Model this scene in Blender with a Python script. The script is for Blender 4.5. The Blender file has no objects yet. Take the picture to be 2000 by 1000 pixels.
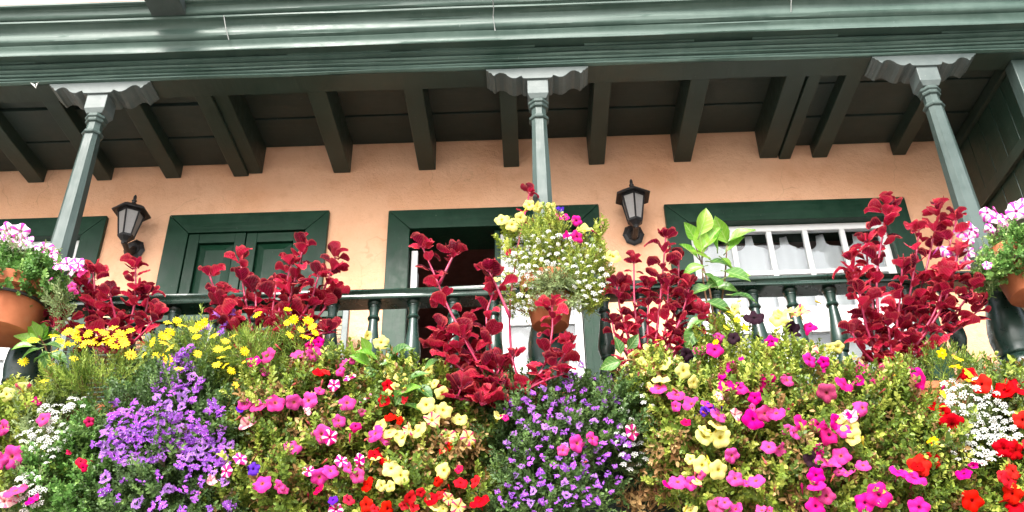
import bpy, bmesh, math, random
import numpy as np
from mathutils import Vector, Matrix
random.seed(7); rng = np.random.default_rng(11)
S = bpy.context.scene
COL = S.collection
rad = math.radians

# ------------------------------------------------------------------ camera
CAM = np.array([0.0, -5.5, 1.6]); F = 1808.0; PX, PY = 1000.0, 500.0
def _n(v): return v / np.linalg.norm(v)
_z = _n(np.array([935 - PX, PY + 2500, -F])); _y = np.array([1060 - PX, -(1590 - PY), -F])
_y = _n(_y - _z * _y.dot(_z)); _x = np.cross(_y, _z)
RW = np.array([_x, _y, _z])                      # camera axes -> world
cd = bpy.data.cameras.new('camera'); cam = bpy.data.objects.new('camera', cd); COL.objects.link(cam)
M = Matrix([list(RW[0]) + [CAM[0]], list(RW[1]) + [CAM[1]], list(RW[2]) + [CAM[2]], [0, 0, 0, 1]])
cam.matrix_world = M
cd.sensor_width = 36; cd.lens = 36 * F / 2000; cd.clip_end = 2000; cd.clip_start = 0.05
S.camera = cam
S.render.resolution_x = 1024; S.render.resolution_y = 512

# ------------------------------------------------------------------ light
SUN_EL, SUN_AZ = 42.0, 196.0
w = bpy.data.worlds.new('World'); S.world = w; w.use_nodes = True
wn = w.node_tree.nodes; wl = w.node_tree.links
bg = wn['Background']; sky = wn.new('ShaderNodeTexSky'); sky.sky_type = 'NISHITA'; sky.sun_disc = False
sky.sun_elevation = rad(SUN_EL); sky.sun_rotation = rad(SUN_AZ); sky.dust_density = 4.0; sky.air_density = 1.2
hs = wn.new('ShaderNodeHueSaturation'); hs.inputs['Saturation'].default_value = 0.35
wl.new(sky.outputs[0], hs.inputs['Color']); wl.new(hs.outputs[0], bg.inputs['Color'])
bg.inputs['Strength'].default_value = 0.13
sd = bpy.data.lights.new('sun', 'SUN'); sd.energy = 1.5; sd.angle = rad(16); sd.color = (1, 0.96, 0.9)
sun = bpy.data.objects.new('sun', sd); COL.objects.link(sun)
dirv = Vector((math.sin(rad(SUN_AZ)) * math.cos(rad(SUN_EL)), math.cos(rad(SUN_AZ)) * math.cos(rad(SUN_EL)), math.sin(rad(SUN_EL))))
sun.rotation_euler = (dirv).to_track_quat('Z', 'Y').to_euler(); sun.location = (-3, -10, 14)
S.view_settings.view_transform = 'Standard'; S.view_settings.look = 'None'; S.view_settings.gamma = 1
S.view_settings.exposure = 2.02
S.view_settings.use_curve_mapping = False

# ------------------------------------------------------------------ helpers
def ray(px, py): return RW @ np.array([px - PX, PY - py, -F])
def at(px, py, Y):
    d = ray(px, py); return CAM + d * (Y - CAM[1]) / d[1]
def link(o): COL.objects.link(o); return o
def tag(o, label=None, cat=None, group=None, kind=None):
    if label: o['label'] = label
    if cat: o['category'] = cat
    if group: o['group'] = group
    if kind: o['kind'] = kind
    return o
def empty(name, loc, label=None, cat=None, group=None):
    o = link(bpy.data.objects.new(name, None)); o.location = loc; o.empty_display_size = .1
    return tag(o, label, cat, group)
PARENTLOC = {}
def wloc(o):
    v = Vector((0, 0, 0))
    while o is not None: v += o.location; o = o.parent
    return v
def obj(name, me, mats, parent=None, loc=(0, 0, 0)):
    o = link(bpy.data.objects.new(name, me))
    if mats is not None:
        for m in (mats if isinstance(mats, (list, tuple)) else [mats]):
            me.materials.append(m)
    if parent is not None:
        o.parent = parent; o.location = Vector(loc) - wloc(parent)
    else: o.location = loc
    return o
class MB:
    def __init__(s): s.v = []; s.f = []; s.m = []
    def add(s, vs, fs, mi=0):
        b = len(s.v); s.v += [tuple(map(float, v)) for v in vs]; s.f += [[b + i for i in f] for f in fs]; s.m += [mi] * len(fs)
    def box(s, x0, x1, y0, y1, z0, z1, mi=0):
        s.add([(x0, y0, z0), (x1, y0, z0), (x1, y1, z0), (x0, y1, z0), (x0, y0, z1), (x1, y0, z1), (x1, y1, z1), (x0, y1, z1)],
              [(0, 3, 2, 1), (4, 5, 6, 7), (0, 1, 5, 4), (1, 2, 6, 5), (2, 3, 7, 6), (3, 0, 4, 7)], mi); return s
    def lathe(s, prof, seg=20, c=(0, 0, 0), mi=0, rot=0.0):
        vs = []; fs = []; n = len(prof)
        for r, z in prof:
            for k in range(seg):
                a = 2 * math.pi * (k + rot) / seg; vs.append((c[0] + r * math.cos(a), c[1] + r * math.sin(a), c[2] + z))
        for i in range(n - 1):
            for k in range(seg):
                k2 = (k + 1) % seg; fs.append((i * seg + k, i * seg + k2, (i + 1) * seg + k2, (i + 1) * seg + k))
        if prof[0][0] > 1e-4: fs.append(tuple(reversed(range(seg))))
        if prof[-1][0] > 1e-4: fs.append(tuple((n - 1) * seg + k for k in range(seg)))
        s.add(vs, fs, mi); return s
    def tube(s, pts, radii, seg=6, mi=0):
        pts = [np.array(p, float) for p in pts]; vs = []; fs = []; n = len(pts)
        if not hasattr(radii, '__len__'): radii = [radii] * n
        for i, p in enumerate(pts):
            t = _n(pts[min(i + 1, n - 1)] - pts[max(i - 1, 0)] + 1e-9)
            a = np.array([0, 0, 1.]) if abs(t[2]) < .9 else np.array([1., 0, 0])
            u = _n(np.cross(t, a)); v = np.cross(t, u)
            for k in range(seg):
                th = 2 * math.pi * k / seg; vs.append(p + radii[i] * (math.cos(th) * u + math.sin(th) * v))
        for i in range(n - 1):
            for k in range(seg):
                k2 = (k + 1) % seg; fs.append((i * seg + k, i * seg + k2, (i + 1) * seg + k2, (i + 1) * seg + k))
        fs.append(tuple(reversed(range(seg)))); fs.append(tuple((n - 1) * seg + k for k in range(seg)))
        s.add(vs, fs, mi); return s
    def mesh(s, name, smooth=False):
        me = bpy.data.meshes.new(name); me.from_pydata(s.v, [], s.f)
        me.polygons.foreach_set('material_index', s.m)
        if smooth: me.polygons.foreach_set('use_smooth', [True] * len(s.f))
        me.update(); return me
    def build(s, name, mats, parent=None, loc=(0, 0, 0), smooth=False, bevel=0, recenter=True):
        if recenter and parent is not None and loc == (0, 0, 0):
            a = np.array(s.v); c = (a.min(0) + a.max(0)) / 2; s.v = [tuple(p) for p in (a - c)]; loc = tuple(c)
        me = s.mesh(name, smooth)
        o = obj(name, me, mats, parent, loc)
        if smooth == 'auto':
            o.select_set(False)
        if bevel:
            b = o.modifiers.new('bevel', 'BEVEL'); b.width = bevel; b.segments = 2; b.limit_method = 'ANGLE'; b.angle_limit = rad(35)
        return o
def autosmooth(o, ang=35):
    me = o.data; bm = bmesh.new(); bm.from_mesh(me)
    for e in bm.edges:
        e.smooth = not (len(e.link_faces) == 2 and e.calc_face_angle(0) > rad(ang))
    for f in bm.faces: f.smooth = True
    bm.to_mesh(me); bm.free(); return o
def wobble_extrude(prof, x0, x1, n=150, amp=.0015, closed=True, seed=0, sag=.004):
    """profile (Y,Z) run along X, hand-made waviness"""
    r = np.random.default_rng(seed); k = len(prof); vs = []; fs = []
    xs = np.linspace(x0, x1, n)
    ph = r.uniform(0, 6.28, (k, 3, 2)); fr = r.uniform(.8, 7, (k, 3, 2))
    p0 = r.uniform(0, 6.28, 3)
    for x in xs:
        s = sag * (math.sin(x * 1.1 + p0[0]) + .5 * math.sin(x * 2.3 + p0[1]))
        for j, (y, z) in enumerate(prof):
            dy = amp * sum(math.sin(fr[j, q, 0] * x + ph[j, q, 0]) for q in range(3))
            dz = amp * sum(math.sin(fr[j, q, 1] * x + ph[j, q, 1]) for q in range(3))
            vs.append((x, y + dy, z + dz + s))
    for i in range(n - 1):
        for j in range(k if closed else k - 1):
            j2 = (j + 1) % k; fs.append((i * k + j, i * k + j2, (i + 1) * k + j2, (i + 1) * k + j))
    if closed: fs.append(tuple(range(k))[::-1]); fs.append(tuple((n - 1) * k + j for j in range(k)))
    m = MB(); m.add(vs, fs); return m

# ------------------------------------------------------------------ materials
class NT:
    def __init__(s, name):
        s.mat = bpy.data.materials.new(name); s.mat.use_nodes = True
        s.n = s.mat.node_tree.nodes; s.l = s.mat.node_tree.links
        s.b = s.n['Principled BSDF']; s.out = s.n['Material Output']
    def node(s, t, **k):
        nd = s.n.new(t)
        for a, v in k.items(): setattr(nd, a, v)
        return nd
    def set(s, sock, v):
        if hasattr(v, 'links') or isinstance(v, bpy.types.NodeSocket): s.l.new(v, sock)
        else: sock.default_value = v
    def math(s, op, a, b=None, c=None, clamp=False):
        nd = s.node('ShaderNodeMath', operation=op); nd.use_clamp = clamp
        s.set(nd.inputs[0], a)
        if b is not None: s.set(nd.inputs[1], b)
        if c is not None: s.set(nd.inputs[2], c)
        return nd.outputs[0]
    def mix(s, fac, a, b):
        nd = s.node('ShaderNodeMix', data_type='RGBA'); s.set(nd.inputs[0], fac)
        s.set(nd.inputs[6], a if not isinstance(a, tuple) else (*a, 1)[:4]); s.set(nd.inputs[7], b if not isinstance(b, tuple) else (*b, 1)[:4])
        return nd.outputs[2]
    def noise(s, scale, detail=4, vec=None, rough=.55):
        nd = s.node('ShaderNodeTexNoise'); nd.inputs['Scale'].default_value = scale; nd.inputs['Detail'].default_value = detail
        nd.inputs['Roughness'].default_value = rough
        if vec is not None: s.l.new(vec, nd.inputs['Vector'])
        return nd.outputs['Fac']
    def ramp(s, fac, stops):
        nd = s.node('ShaderNodeValToRGB'); e = nd.color_ramp.elements
        while len(e) < len(stops): e.new(.5)
        for q, (p, c) in zip(e, stops): q.position = p; q.color = (*c, 1) if len(c) == 3 else c
        s.l.new(fac, nd.inputs[0]); return nd.outputs[0]
    def smooth(s, x, a, b):
        nd = s.node('ShaderNodeMapRange', interpolation_type='SMOOTHSTEP'); s.set(nd.inputs[0], x)
        nd.inputs[1].default_value = a; nd.inputs[2].default_value = b; return nd.outputs[0]
    def coords(s, kind='Object'): return s.node('ShaderNodeTexCoord').outputs[kind]
    def pos(s): return s.node('ShaderNodeNewGeometry').outputs['Position']
    def mapping(s, vec, scale):
        nd = s.node('ShaderNodeMapping'); nd.inputs['Scale'].default_value = scale; s.l.new(vec, nd.inputs['Vector']); return nd.outputs[0]
    def bump(s, h, strength=.3, dist=.01):
        nd = s.node('ShaderNodeBump'); nd.inputs['Strength'].default_value = strength; nd.inputs['Distance'].default_value = dist
        s.l.new(h, nd.inputs['Height']); s.l.new(nd.outputs[0], s.b.inputs['Normal']); return nd
    def base(s, c, rough=.5, spec=.5):
        s.set(s.b.inputs['Base Color'], c if not isinstance(c, tuple) else (*c, 1)[:4])
        s.set(s.b.inputs['Roughness'], rough); s.b.inputs['Specular IOR Level'].default_value = spec; return s
    def translucent(s, col, fac):
        t = s.node('ShaderNodeBsdfTranslucent'); s.set(t.inputs[0], col if not isinstance(col, tuple) else (*col, 1)[:4])
        m = s.node('ShaderNodeMixShader'); m.inputs[0].default_value = fac
        s.l.new(s.b.outputs[0], m.inputs[1]); s.l.new(t.outputs[0], m.inputs[2]); s.l.new(m.outputs[0], s.out.inputs[0])

def paint(name, dark, light, rough=(.3, .5), grain=(1, 1, 1), wear=.5, bump=.25, gscale=1.0, spec=.5):
    """oil paint on old timber: grain relief along one axis, patchy fading, scuffs"""
    t = NT(name); p = t.pos()
    g = t.noise(38 * gscale, 6, t.mapping(p, grain), .6)
    patch = t.noise(2.3, 5, p); fine = t.noise(14, 6, p, .65)
    k = t.math('ADD', t.math('MULTIPLY', patch, .6), t.math('MULTIPLY', fine, .4))
    c = t.mix(t.smooth(k, .5 - .28 * wear, .66), dark, light)
    sc = t.smooth(t.noise(55, 3, t.mapping(p, (1, 1, .6))), .70, .76)
    c = t.mix(t.math('MULTIPLY', sc, .25 * wear), c, (.34, .38, .35))
    r = t.node('ShaderNodeMapRange'); t.l.new(fine, r.inputs[0]); r.inputs[1].default_value = .3; r.inputs[2].default_value = .7
    r.inputs[3].default_value = rough[0]; r.inputs[4].default_value = rough[1]
    t.base(c, r.outputs[0], spec)
    h = t.math('ADD', t.math('MULTIPLY', g, .8), t.math('MULTIPLY', fine, .5))
    t.bump(h, bump, .006); return t.mat

M_col = paint('column_paint', (.022, .040, .034), (.050, .074, .067), (.4, .6), (1, 1, .07), .9, .4, spec=.4)
M_fascia = paint('fascia_paint', (.034, .072, .056), (.085, .136, .114), (.45, .65), (.05, 1, 1), 1.0, .9, spec=.3)
M_cap = paint('capital_paint', (.048, .068, .064), (.10, .12, .116), (.4, .6), (.1, 1, 1), 1.0, .4, spec=.4)
M_gutter = paint('gutter_paint', (.030, .060, .047), (.058, .094, .077), (.38, .55), (.3, 1, 1), .7, .10, spec=.36)
M_green = paint('door_paint', (.0035, .025, .012), (.009, .042, .022), (.3, .5), (1, 1, .08), .5, .4, spec=.22)
M_greenx = paint('lintel_paint', (.0035, .025, .012), (.009, .042, .022), (.3, .5), (.08, 1, 1), .5, .4, spec=.22)
M_rail = paint('rail_paint', (.005, .022, .014), (.013, .040, .028), (.2, .38), (.08, 1, 1), .6, .3)
M_bal = paint('baluster_paint', (.006, .024, .017), (.016, .042, .033), (.22, .4), (1, 1, .1), .6, .25)
M_joist = paint('joist_paint', (.009, .022, .015), (.019, .037, .027), (.4, .6), (1, .06, 1), .6, .35)
M_plank = paint('ceiling_plank_paint', (.012, .024, .019), (.024, .040, .033), (.45, .7), (.06, 1, 1), .5, .35)
M_part = paint('partition_paint', (.008, .025, .016), (.017, .042, .030), (.35, .55), (1, 1, .06), .6, .3)
M_panel = paint('parapet_paint', (.008, .02, .014), (.014, .03, .022), (.4, .6), (1, 1, .08), .5, .3)
M_jamb = paint('jamb_paint', (.03, .05, .05), (.05, .075, .072), (.3, .45), (1, 1, .1), .4, .2)
M_white = paint('white_paint', (.70, .70, .70), (.80, .80, .80), (.3, .45), (1, 1, .2), .2, .1)

def m_stucco():
    t = NT('peach_stucco'); p = t.pos()
    a = t.noise(1.6, 5, p); b = t.noise(9, 6, p, .6)
    c = t.mix(t.smooth(a, .36, .62), (.80, .425, .25), (.87, .505, .32))
    c = t.mix(t.math('MULTIPLY', t.smooth(b, .50, .70), .4), c, (.70, .35, .20))
    pt_ = t.noise(.9, 3, p); c = t.mix(t.math('MULTIPLY', t.smooth(pt_, .50, .56), .15), c, (.86, .52, .32))
    vo = t.node('ShaderNodeTexVoronoi', feature='DISTANCE_TO_EDGE'); vo.inputs['Scale'].default_value = 1.7
    wv = t.node('ShaderNodeMixRGB'); wv.inputs[0].default_value = .12; t.l.new(p, wv.inputs[1]); nz_ = t.node('ShaderNodeTexNoise'); nz_.inputs['Scale'].default_value = 6; t.l.new(p, nz_.inputs['Vector']); t.l.new(nz_.outputs['Color'], wv.inputs[2]); t.l.new(wv.outputs[0], vo.inputs['Vector'])
    ck = t.math('MULTIPLY', t.smooth(vo.outputs['Distance'], .006, .001), t.smooth(t.noise(1.3, 3, p), .52, .60)); c = t.mix(t.math('MULTIPLY', ck, .28), c, (.40, .19, .10))
    st = t.noise(3.0, 5, t.mapping(p, (2.5, 1, .25)), .6)
    c = t.mix(t.math('MULTIPLY', t.smooth(st, .58, .78), .22), c, (.55, .27, .14))
    t.base(c, .85, .25)
    h = t.math('ADD', t.math('MULTIPLY', t.noise(22, 5, p, .6), .7), t.math('ADD', t.math('MULTIPLY', t.noise(120, 3, p), .25), t.math('MULTIPLY', t.noise(5, 3, p), .9)))
    t.bump(h, .7, .022); return t.mat
M_stucco = m_stucco()
def m_simple(name, c, rough=.6, spec=.5, var=.15, scale=12, bump=.15, metal=0):
    t = NT(name); p = t.pos(); n = t.noise(scale, 5, p)
    d = tuple(x * (1 - var) for x in c); e = tuple(min(1, x * (1 + var)) for x in c)
    t.base(t.mix(t.smooth(n, .3, .7), d, e), rough, spec); t.b.inputs['Metallic'].default_value = metal
    t.bump(t.noise(scale * 5, 4, p), bump, .004); return t.mat
M_room = m_simple('room_plaster', (.34, .19, .16), .9)
M_iron = m_simple('black_iron', (.011, .010, .011), .45, .5, .4, 40, .5)
M_wire = m_simple('wire', (.25, .26, .25), .4)
M_street = m_simple('paving_stone', (.28, .27, .25), .8, .3, .15, 3)
M_roof = m_simple('roof_tile', (.33, .14, .08), .8, .3, .3, 6)
M_floorw = m_simple('floor_board', (.05, .045, .035), .7, .3, .3, 6)
M_soil = m_simple('soil', (.03, .02, .013), .95, .2, .4, 30, .8)
M_scrap = m_simple('white_scrap', (.75, .74, .7), .8)
M_spout = paint('spout_paint', (.035, .048, .042), (.07, .085, .08), (.4, .6), (1, .06, 1), .8, .35)
def m_terra():
    t = NT('terracotta'); p = t.pos(); n = t.noise(7, 6, p, .6); f = t.noise(40, 5, p)
    c = t.mix(t.smooth(n, .3, .7), (.33, .095, .038), (.44, .145, .062))
    c = t.mix(t.math('MULTIPLY', t.smooth(t.noise(4, 6, t.mapping(p, (1, 1, .5)), .65), .55, .72), .35), c, (.42, .27, .18))
    t.base(c, .75, .3); t.bump(f, .25, .004); return t.mat
M_terra = m_terra()
def m_frost():
    t = NT('frosted_glass'); n = t.noise(90, 4, t.pos())
    t.base(t.mix(n, (.28, .26, .25), (.40, .38, .37)), .35, .5); t.b.inputs['Transmission Weight'].default_value = .25
    t.bump(n, .3, .004); return t.mat
M_frost = m_frost()
def m_glass():
    t = NT('window_glass'); tr = t.node('ShaderNodeBsdfTransparent'); gl = t.node('ShaderNodeBsdfGlossy')
    tr.inputs[0].default_value = (.93, .95, .95, 1); gl.inputs['Roughness'].default_value = .02
    fr = t.node('ShaderNodeFresnel'); fr.inputs[0].default_value = 1.5; mx = t.node('ShaderNodeMixShader')
    t.l.new(fr.outputs[0], mx.inputs[0]); t.l.new(tr.outputs[0], mx.inputs[1]); t.l.new(gl.outputs[0], mx.inputs[2]); t.l.new(mx.outputs[0], t.out.inputs[0])
    return t.mat
M_glass = m_glass()
def m_cloth():
    t = NT('curtain_cloth'); n = t.noise(300, 2, t.pos()); t.base(t.mix(n, (.60, .60, .62), (.66, .66, .68)), .9, .1)
    t.translucent((.5, .5, .52), .15); return t.mat
M_cloth = m_cloth()

# plant materials -----------------------------------------------------------
def m_leaf(name, stops, trans=.3, rough=.45, bright=1.0):
    t = NT(name); a = t.node('ShaderNodeAttribute', attribute_name='tint').outputs['Fac']
    c = t.ramp(a, stops); t.base(c, rough, .35)
    t.translucent(c, trans); return t.mat
BR = (.16, .085, .030)
M_pet_leaf = m_leaf('petunia_leaf', [(0, (.13, .06, .02)), (.10, (.30, .17, .055)), (.16, (.05, .085, .013)), (.45, (.125, .20, .026)), (.75, (.25, .325, .042)), (1, (.44, .48, .09))])
M_dai_leaf = m_leaf('daisy_leaf', [(0, (.11, .06, .02)), (.08, (.18, .14, .04)), (.14, (.08, .15, .025)), (.55, (.18, .28, .04)), (1, (.38, .46, .09))])
M_sca_leaf = m_leaf('fan_flower_leaf', [(0, (.07, .04, .02)), (.06, (.04, .07, .02)), (.5, (.065, .13, .035)), (1, (.16, .26, .07))])
M_aly_leaf = m_leaf('alyssum_leaf', [(0, (.14, .08, .03)), (.1, (.12, .16, .06)), (.5, (.19, .26, .10)), (1, (.35, .43, .19))])
M_lush_leaf = m_leaf('lush_leaf', [(0, (.06, .09, .02)), (.3, (.07, .17, .03)), (.7, (.13, .28, .06)), (1, (.26, .42, .11))])
M_dry = m_leaf('dry_twig', [(0, (.16, .075, .025)), (.5, (.30, .17, .06)), (1, (.42, .29, .12))], .15, .7)
def m_petal(name, rim, throat, star=None, star_w=.45, edge=None, trans=.3, tr=(.10, .30), vein=.3, var=.12, hv=.024):
    t = NT(name); p = t.coords(); sx = t.node('ShaderNodeSeparateXYZ'); t.l.new(p, sx.inputs[0])
    x, y = sx.outputs[0], sx.outputs[1]
    r = t.math('SQRT', t.math('ADD', t.math('MULTIPLY', x, x), t.math('MULTIPLY', y, y))); th = t.math('ARCTAN2', y, x)
    rnd = t.node('ShaderNodeObjectInfo').outputs['Random']
    hsv = t.node('ShaderNodeHueSaturation'); hsv.inputs['Color'].default_value = (*rim, 1)
    t.set(hsv.inputs['Hue'], t.math('ADD', .5 - hv * .6, t.math('MULTIPLY', rnd, hv)))
    t.set(hsv.inputs['Value'], t.math('ADD', 1 - var, t.math('MULTIPLY', t.math('FRACT', t.math('MULTIPLY', rnd, 7.3)), 2 * var)))
    t.set(hsv.inputs['Saturation'], t.math('ADD', .97, t.math('MULTIPLY', t.math('FRACT', t.math('MULTIPLY', rnd, 3.7)), .06)))
    c = hsv.outputs[0]
    if star:
        m = t.smooth(t.math('COSINE', t.math('MULTIPLY', th, 5)), 1 - 2 * star_w - .12, 1 - 2 * star_w + .12)
        m = t.math('MULTIPLY', m, t.smooth(r, .12, .3)); c = t.mix(m, c, star)
    v = t.smooth(t.math('SINE', t.math('ADD', t.math('MULTIPLY', th, 30), t.math('MULTIPLY', r, 3))), .35, 1)
    c = t.mix(t.math('MULTIPLY', v, vein), c, tuple(q * .55 for q in rim))
    c = t.mix(t.smooth(r, tr[1], tr[0]), c, throat)
    t.base(c, .75, .07); t.translucent(c, trans); return t.mat
PET = {
 'M': m_petal('petal_magenta', (.62, .006, .20), (.22, .005, .05)),
 'P': m_petal('petal_pink', (.58, .050, .25), (.40, .10, .05)),
 'D': m_petal('petal_dusky_pink', (.42, .045, .15), (.22, .03, .04), vein=.5),
 'R': m_petal('petal_red', (.56, .003, .003), (.25, .003, .002), hv=.006),
 'C': m_petal('petal_crimson', (.58, .006, .06), (.12, .005, .02)),
 'Y': m_petal('petal_yellow', (.72, .66, .19), (.52, .40, .03)),
 'T': m_petal('petal_yellow_star', (.74, .68, .24), (.58, .45, .04), (.60, .03, .14), .17),
 'S': m_petal('petal_white_star', (.72, .018, .20), (.45, .01, .08), (.86, .78, .80), .20),
 'L': m_petal('petal_striped_lilac', (.88, .78, .86), (.45, .04, .28), (.66, .05, .44), .30),
 'W': m_petal('petal_pale_pink', (.80, .52, .50), (.55, .20, .2), (.66, .14, .24), .25),
 'B': m_petal('petal_black', (.018, .006, .012), (.008, .003, .005), trans=.05),
 'V': m_petal('petal_violet', (.10, .018, .42), (.03, .005, .12)),
}
M_daisy = m_petal('daisy_petal', (.88, .66, .03), (.80, .50, .02), vein=.1)
M_daisyc = m_simple('daisy_disc', (.72, .42, .015), .8)
M_bidens = m_petal('bidens_petal', (.88, .58, .01), (.75, .40, .01), vein=.1)
M_fan = m_petal('fan_petal', (.36, .10, .55), (.38, .20, .66), vein=0, tr=(-1, -.5), var=.25)
M_fan2 = m_petal('fan_petal_pale', (.46, .20, .62), (.38, .20, .66), vein=0, tr=(-1, -.5), var=.25)
M_aly = m_petal('alyssum_petal', (.66, .66, .63), (.8, .8, .7), vein=0, tr=(-1, -.5), var=.05)
M_stemg = m_simple('green_stem', (.14, .20, .05), .6)
M_stemw = m_simple('woody_stem', (.17, .085, .045), .8)
M_stemr = m_simple('red_stem', (.32, .014, .06), .4, .5, .25, 20)
M_bud = m_simple('red_bud', (.70, .05, .02), .5)
def m_iresine():
    t = NT('beefsteak_leaf'); p = t.coords(); sx = t.node('ShaderNodeSeparateXYZ'); t.l.new(p, sx.inputs[0]); x, y = sx.outputs[0], sx.outputs[1]
    ax = t.math('ABSOLUTE', x); rnd = t.node('ShaderNodeObjectInfo').outputs['Random']
    edge = t.node('ShaderNodeAttribute', attribute_name='edge').outputs['Fac']
    back = t.node('ShaderNodeNewGeometry').outputs['Backfacing']
    u = t.math('MULTIPLY', t.math('SUBTRACT', y, t.math('MULTIPLY', ax, .75)), 38)
    lat = t.smooth(t.math('SINE', u), .60, .98); mid = t.smooth(ax, .05, .015)
    v = t.math('MAXIMUM', lat, mid)
    blade = t.ramp(rnd, [(0, (.03, .001, .005)), (.25, (.13, .002, .012)), (.5, (.40, .006, .028)), (1, (.70, .02, .065))])
    vein = t.ramp(rnd, [(0, (.34, .010, .06)), (.5, (.64, .03, .10)), (1, (.80, .10, .19))])
    c = t.mix(t.math('MULTIPLY', v, .8), blade, vein)
    c = t.mix(t.math('MULTIPLY', t.smooth(edge, .60, 1.0), .7), c, (.86, .14, .13))
    c = t.mix(t.math('MULTIPLY', back, .45), c, (.22, .006, .03))
    t.base(c, .26, .22); t.translucent(c, .42)
    cr = t.noise(9, 3, p); t.bump(t.math('ADD', t.math('MULTIPLY', v, .5), t.math('MULTIPLY', cr, .7)), .6, .06); return t.mat
M_ires = m_iresine()
def m_bigleaf(name, c1, c2):
    t = NT(name); p = t.coords(); sx = t.node('ShaderNodeSeparateXYZ'); t.l.new(p, sx.inputs[0]); x, y = sx.outputs[0], sx.outputs[1]
    ax = t.math('ABSOLUTE', x); rnd = t.node('ShaderNodeObjectInfo').outputs['Random']
    u = t.math('MULTIPLY', t.math('SUBTRACT', y, t.math('MULTIPLY', ax, .9)), 34)
    v = t.math('MAXIMUM', t.smooth(t.math('SINE', u), .9, 1), t.smooth(ax, .03, .01))
    c = t.mix(rnd, c1, c2); c = t.mix(t.math('MULTIPLY', v, .5), c, (.42, .55, .2))
    t.base(c, .33, .5); t.translucent(c, .35); t.bump(v, .3, .02); return t.mat
M_hib = m_bigleaf('bright_leaf', (.10, .30, .02), (.30, .52, .06))
M_hibd = m_bigleaf('dark_leaf', (.035, .12, .02), (.10, .24, .04))

# ------------------------------------------------------------------ setting
g = MB(); g.add([(-400, -400, 0), (400, -400, 0), (400, 400, 0), (-400, 400, 0)], [(0, 1, 2, 3)])
tag(g.build('street', M_street), 'pale paved street below the balcony', None, None, 'structure')

# ------------------------------------------------------------------ house
house = empty('house', (0, 0, 0), 'peach stucco house front with dark green door and window casings', 'house')
XL, XR = -6.2, 4.6
OP = [(-4.45, -3.155, 3.12, 5.18), (-2.385, -1.552, 3.12, 5.168), (-.81, .372, 3.12, 5.148), (1.15, 2.53, 3.12, 5.128)]
xs = sorted({XL, XR, *[o[0] for o in OP], *[o[1] for o in OP]}); zs = sorted({0.0, 6.3, *[o[2] for o in OP], *[o[3] for o in OP]})
m = MB()
hole = lambda x, z: any(o[0] < x < o[1] and o[2] < z < o[3] for o in OP)
for i in range(len(xs) - 1):
    for j in range(len(zs) - 1):
        if hole((xs[i] + xs[i + 1]) / 2, (zs[j] + zs[j + 1]) / 2): continue
        x0, x1, z0, z1 = xs[i], xs[i + 1], zs[j], zs[j + 1]
        for y, fl in ((0, 0), (.28, 1)):
            m.add([(x0, y, z0), (x1, y, z0), (x1, y, z1), (x0, y, z1)], [(0, 1, 2, 3) if not fl else (3, 2, 1, 0)])
linings = []
for x0, x1, z0, z1 in OP:
    m_keep = m; m = MB(); linings.append(m)
    m.add([(x0, 0, z0), (x0, .28, z0), (x0, .28, z1), (x0, 0, z1)], [(0, 1, 2, 3)])
    m.add([(x1, 0, z0), (x1, 0, z1), (x1, .28, z1), (x1, .28, z0)], [(0, 1, 2, 3)])
    m.add([(x0, 0, z1), (x0, .28, z1), (x1, .28, z1), (x1, 0, z1)], [(0, 1, 2, 3)])
    m.add([(x0, 0, z0), (x1, 0, z0), (x1, .28, z0), (x0, .28, z0)], [(0, 1, 2, 3)]); m = m_keep
m.build('wall', M_stucco, house)
for q in linings: q.build('reveal_lining', M_green, house)
r = MB().box(XL, XR, .3, 3.6, 2.9, 6.2)
r.f = [f[::-1] for f in r.f if f != [0, 1, 5, 4]]; r.m = r.m[:len(r.f)]
r.build('room', M_room, house)

def casing(name, x0, x1, z0, z1, wd=.158, proud=.032, label=None):
    """mitred casing: one mesh (the part), separate boards read through the mitre joints"""
    y0, y1 = -proud, .015; g = .0015
    def prism(poly, nm, mat, par):
        p = MB(); n = len(poly); vs = [(x, y0, z) for x, z in poly] + [(x, y1, z) for x, z in poly]
        fs = [tuple(range(n)), tuple(range(n, 2 * n))[::-1]] + [(i, i + n, (i + 1) % n + n, (i + 1) % n) for i in range(n)]
        p.add(vs, fs); return p.build(nm, mat, par, bevel=.004)
    head = prism([(x0 + g, z1), (x1 - g, z1), (x1 + wd - g, z1 + wd), (x0 - wd + g, z1 + wd)], name, M_greenx, house)
    prism([(x0 - wd, z0), (x0, z0), (x0, z1 - g), (x0 - wd, z1 + wd - g)], 'casing_board', M_green, head)
    prism([(x1, z0), (x1 + wd, z0), (x1 + wd, z1 + wd - g), (x1, z1 - g)], 'casing_board', M_green, head)
    return head
def bar(name, par, mat, x0, x1, y0, y1, z0, z1, bevel=.003): return MB().box(x0, x1, y0, y1, z0, z1).build(name, mat, par, bevel=bevel)
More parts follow.
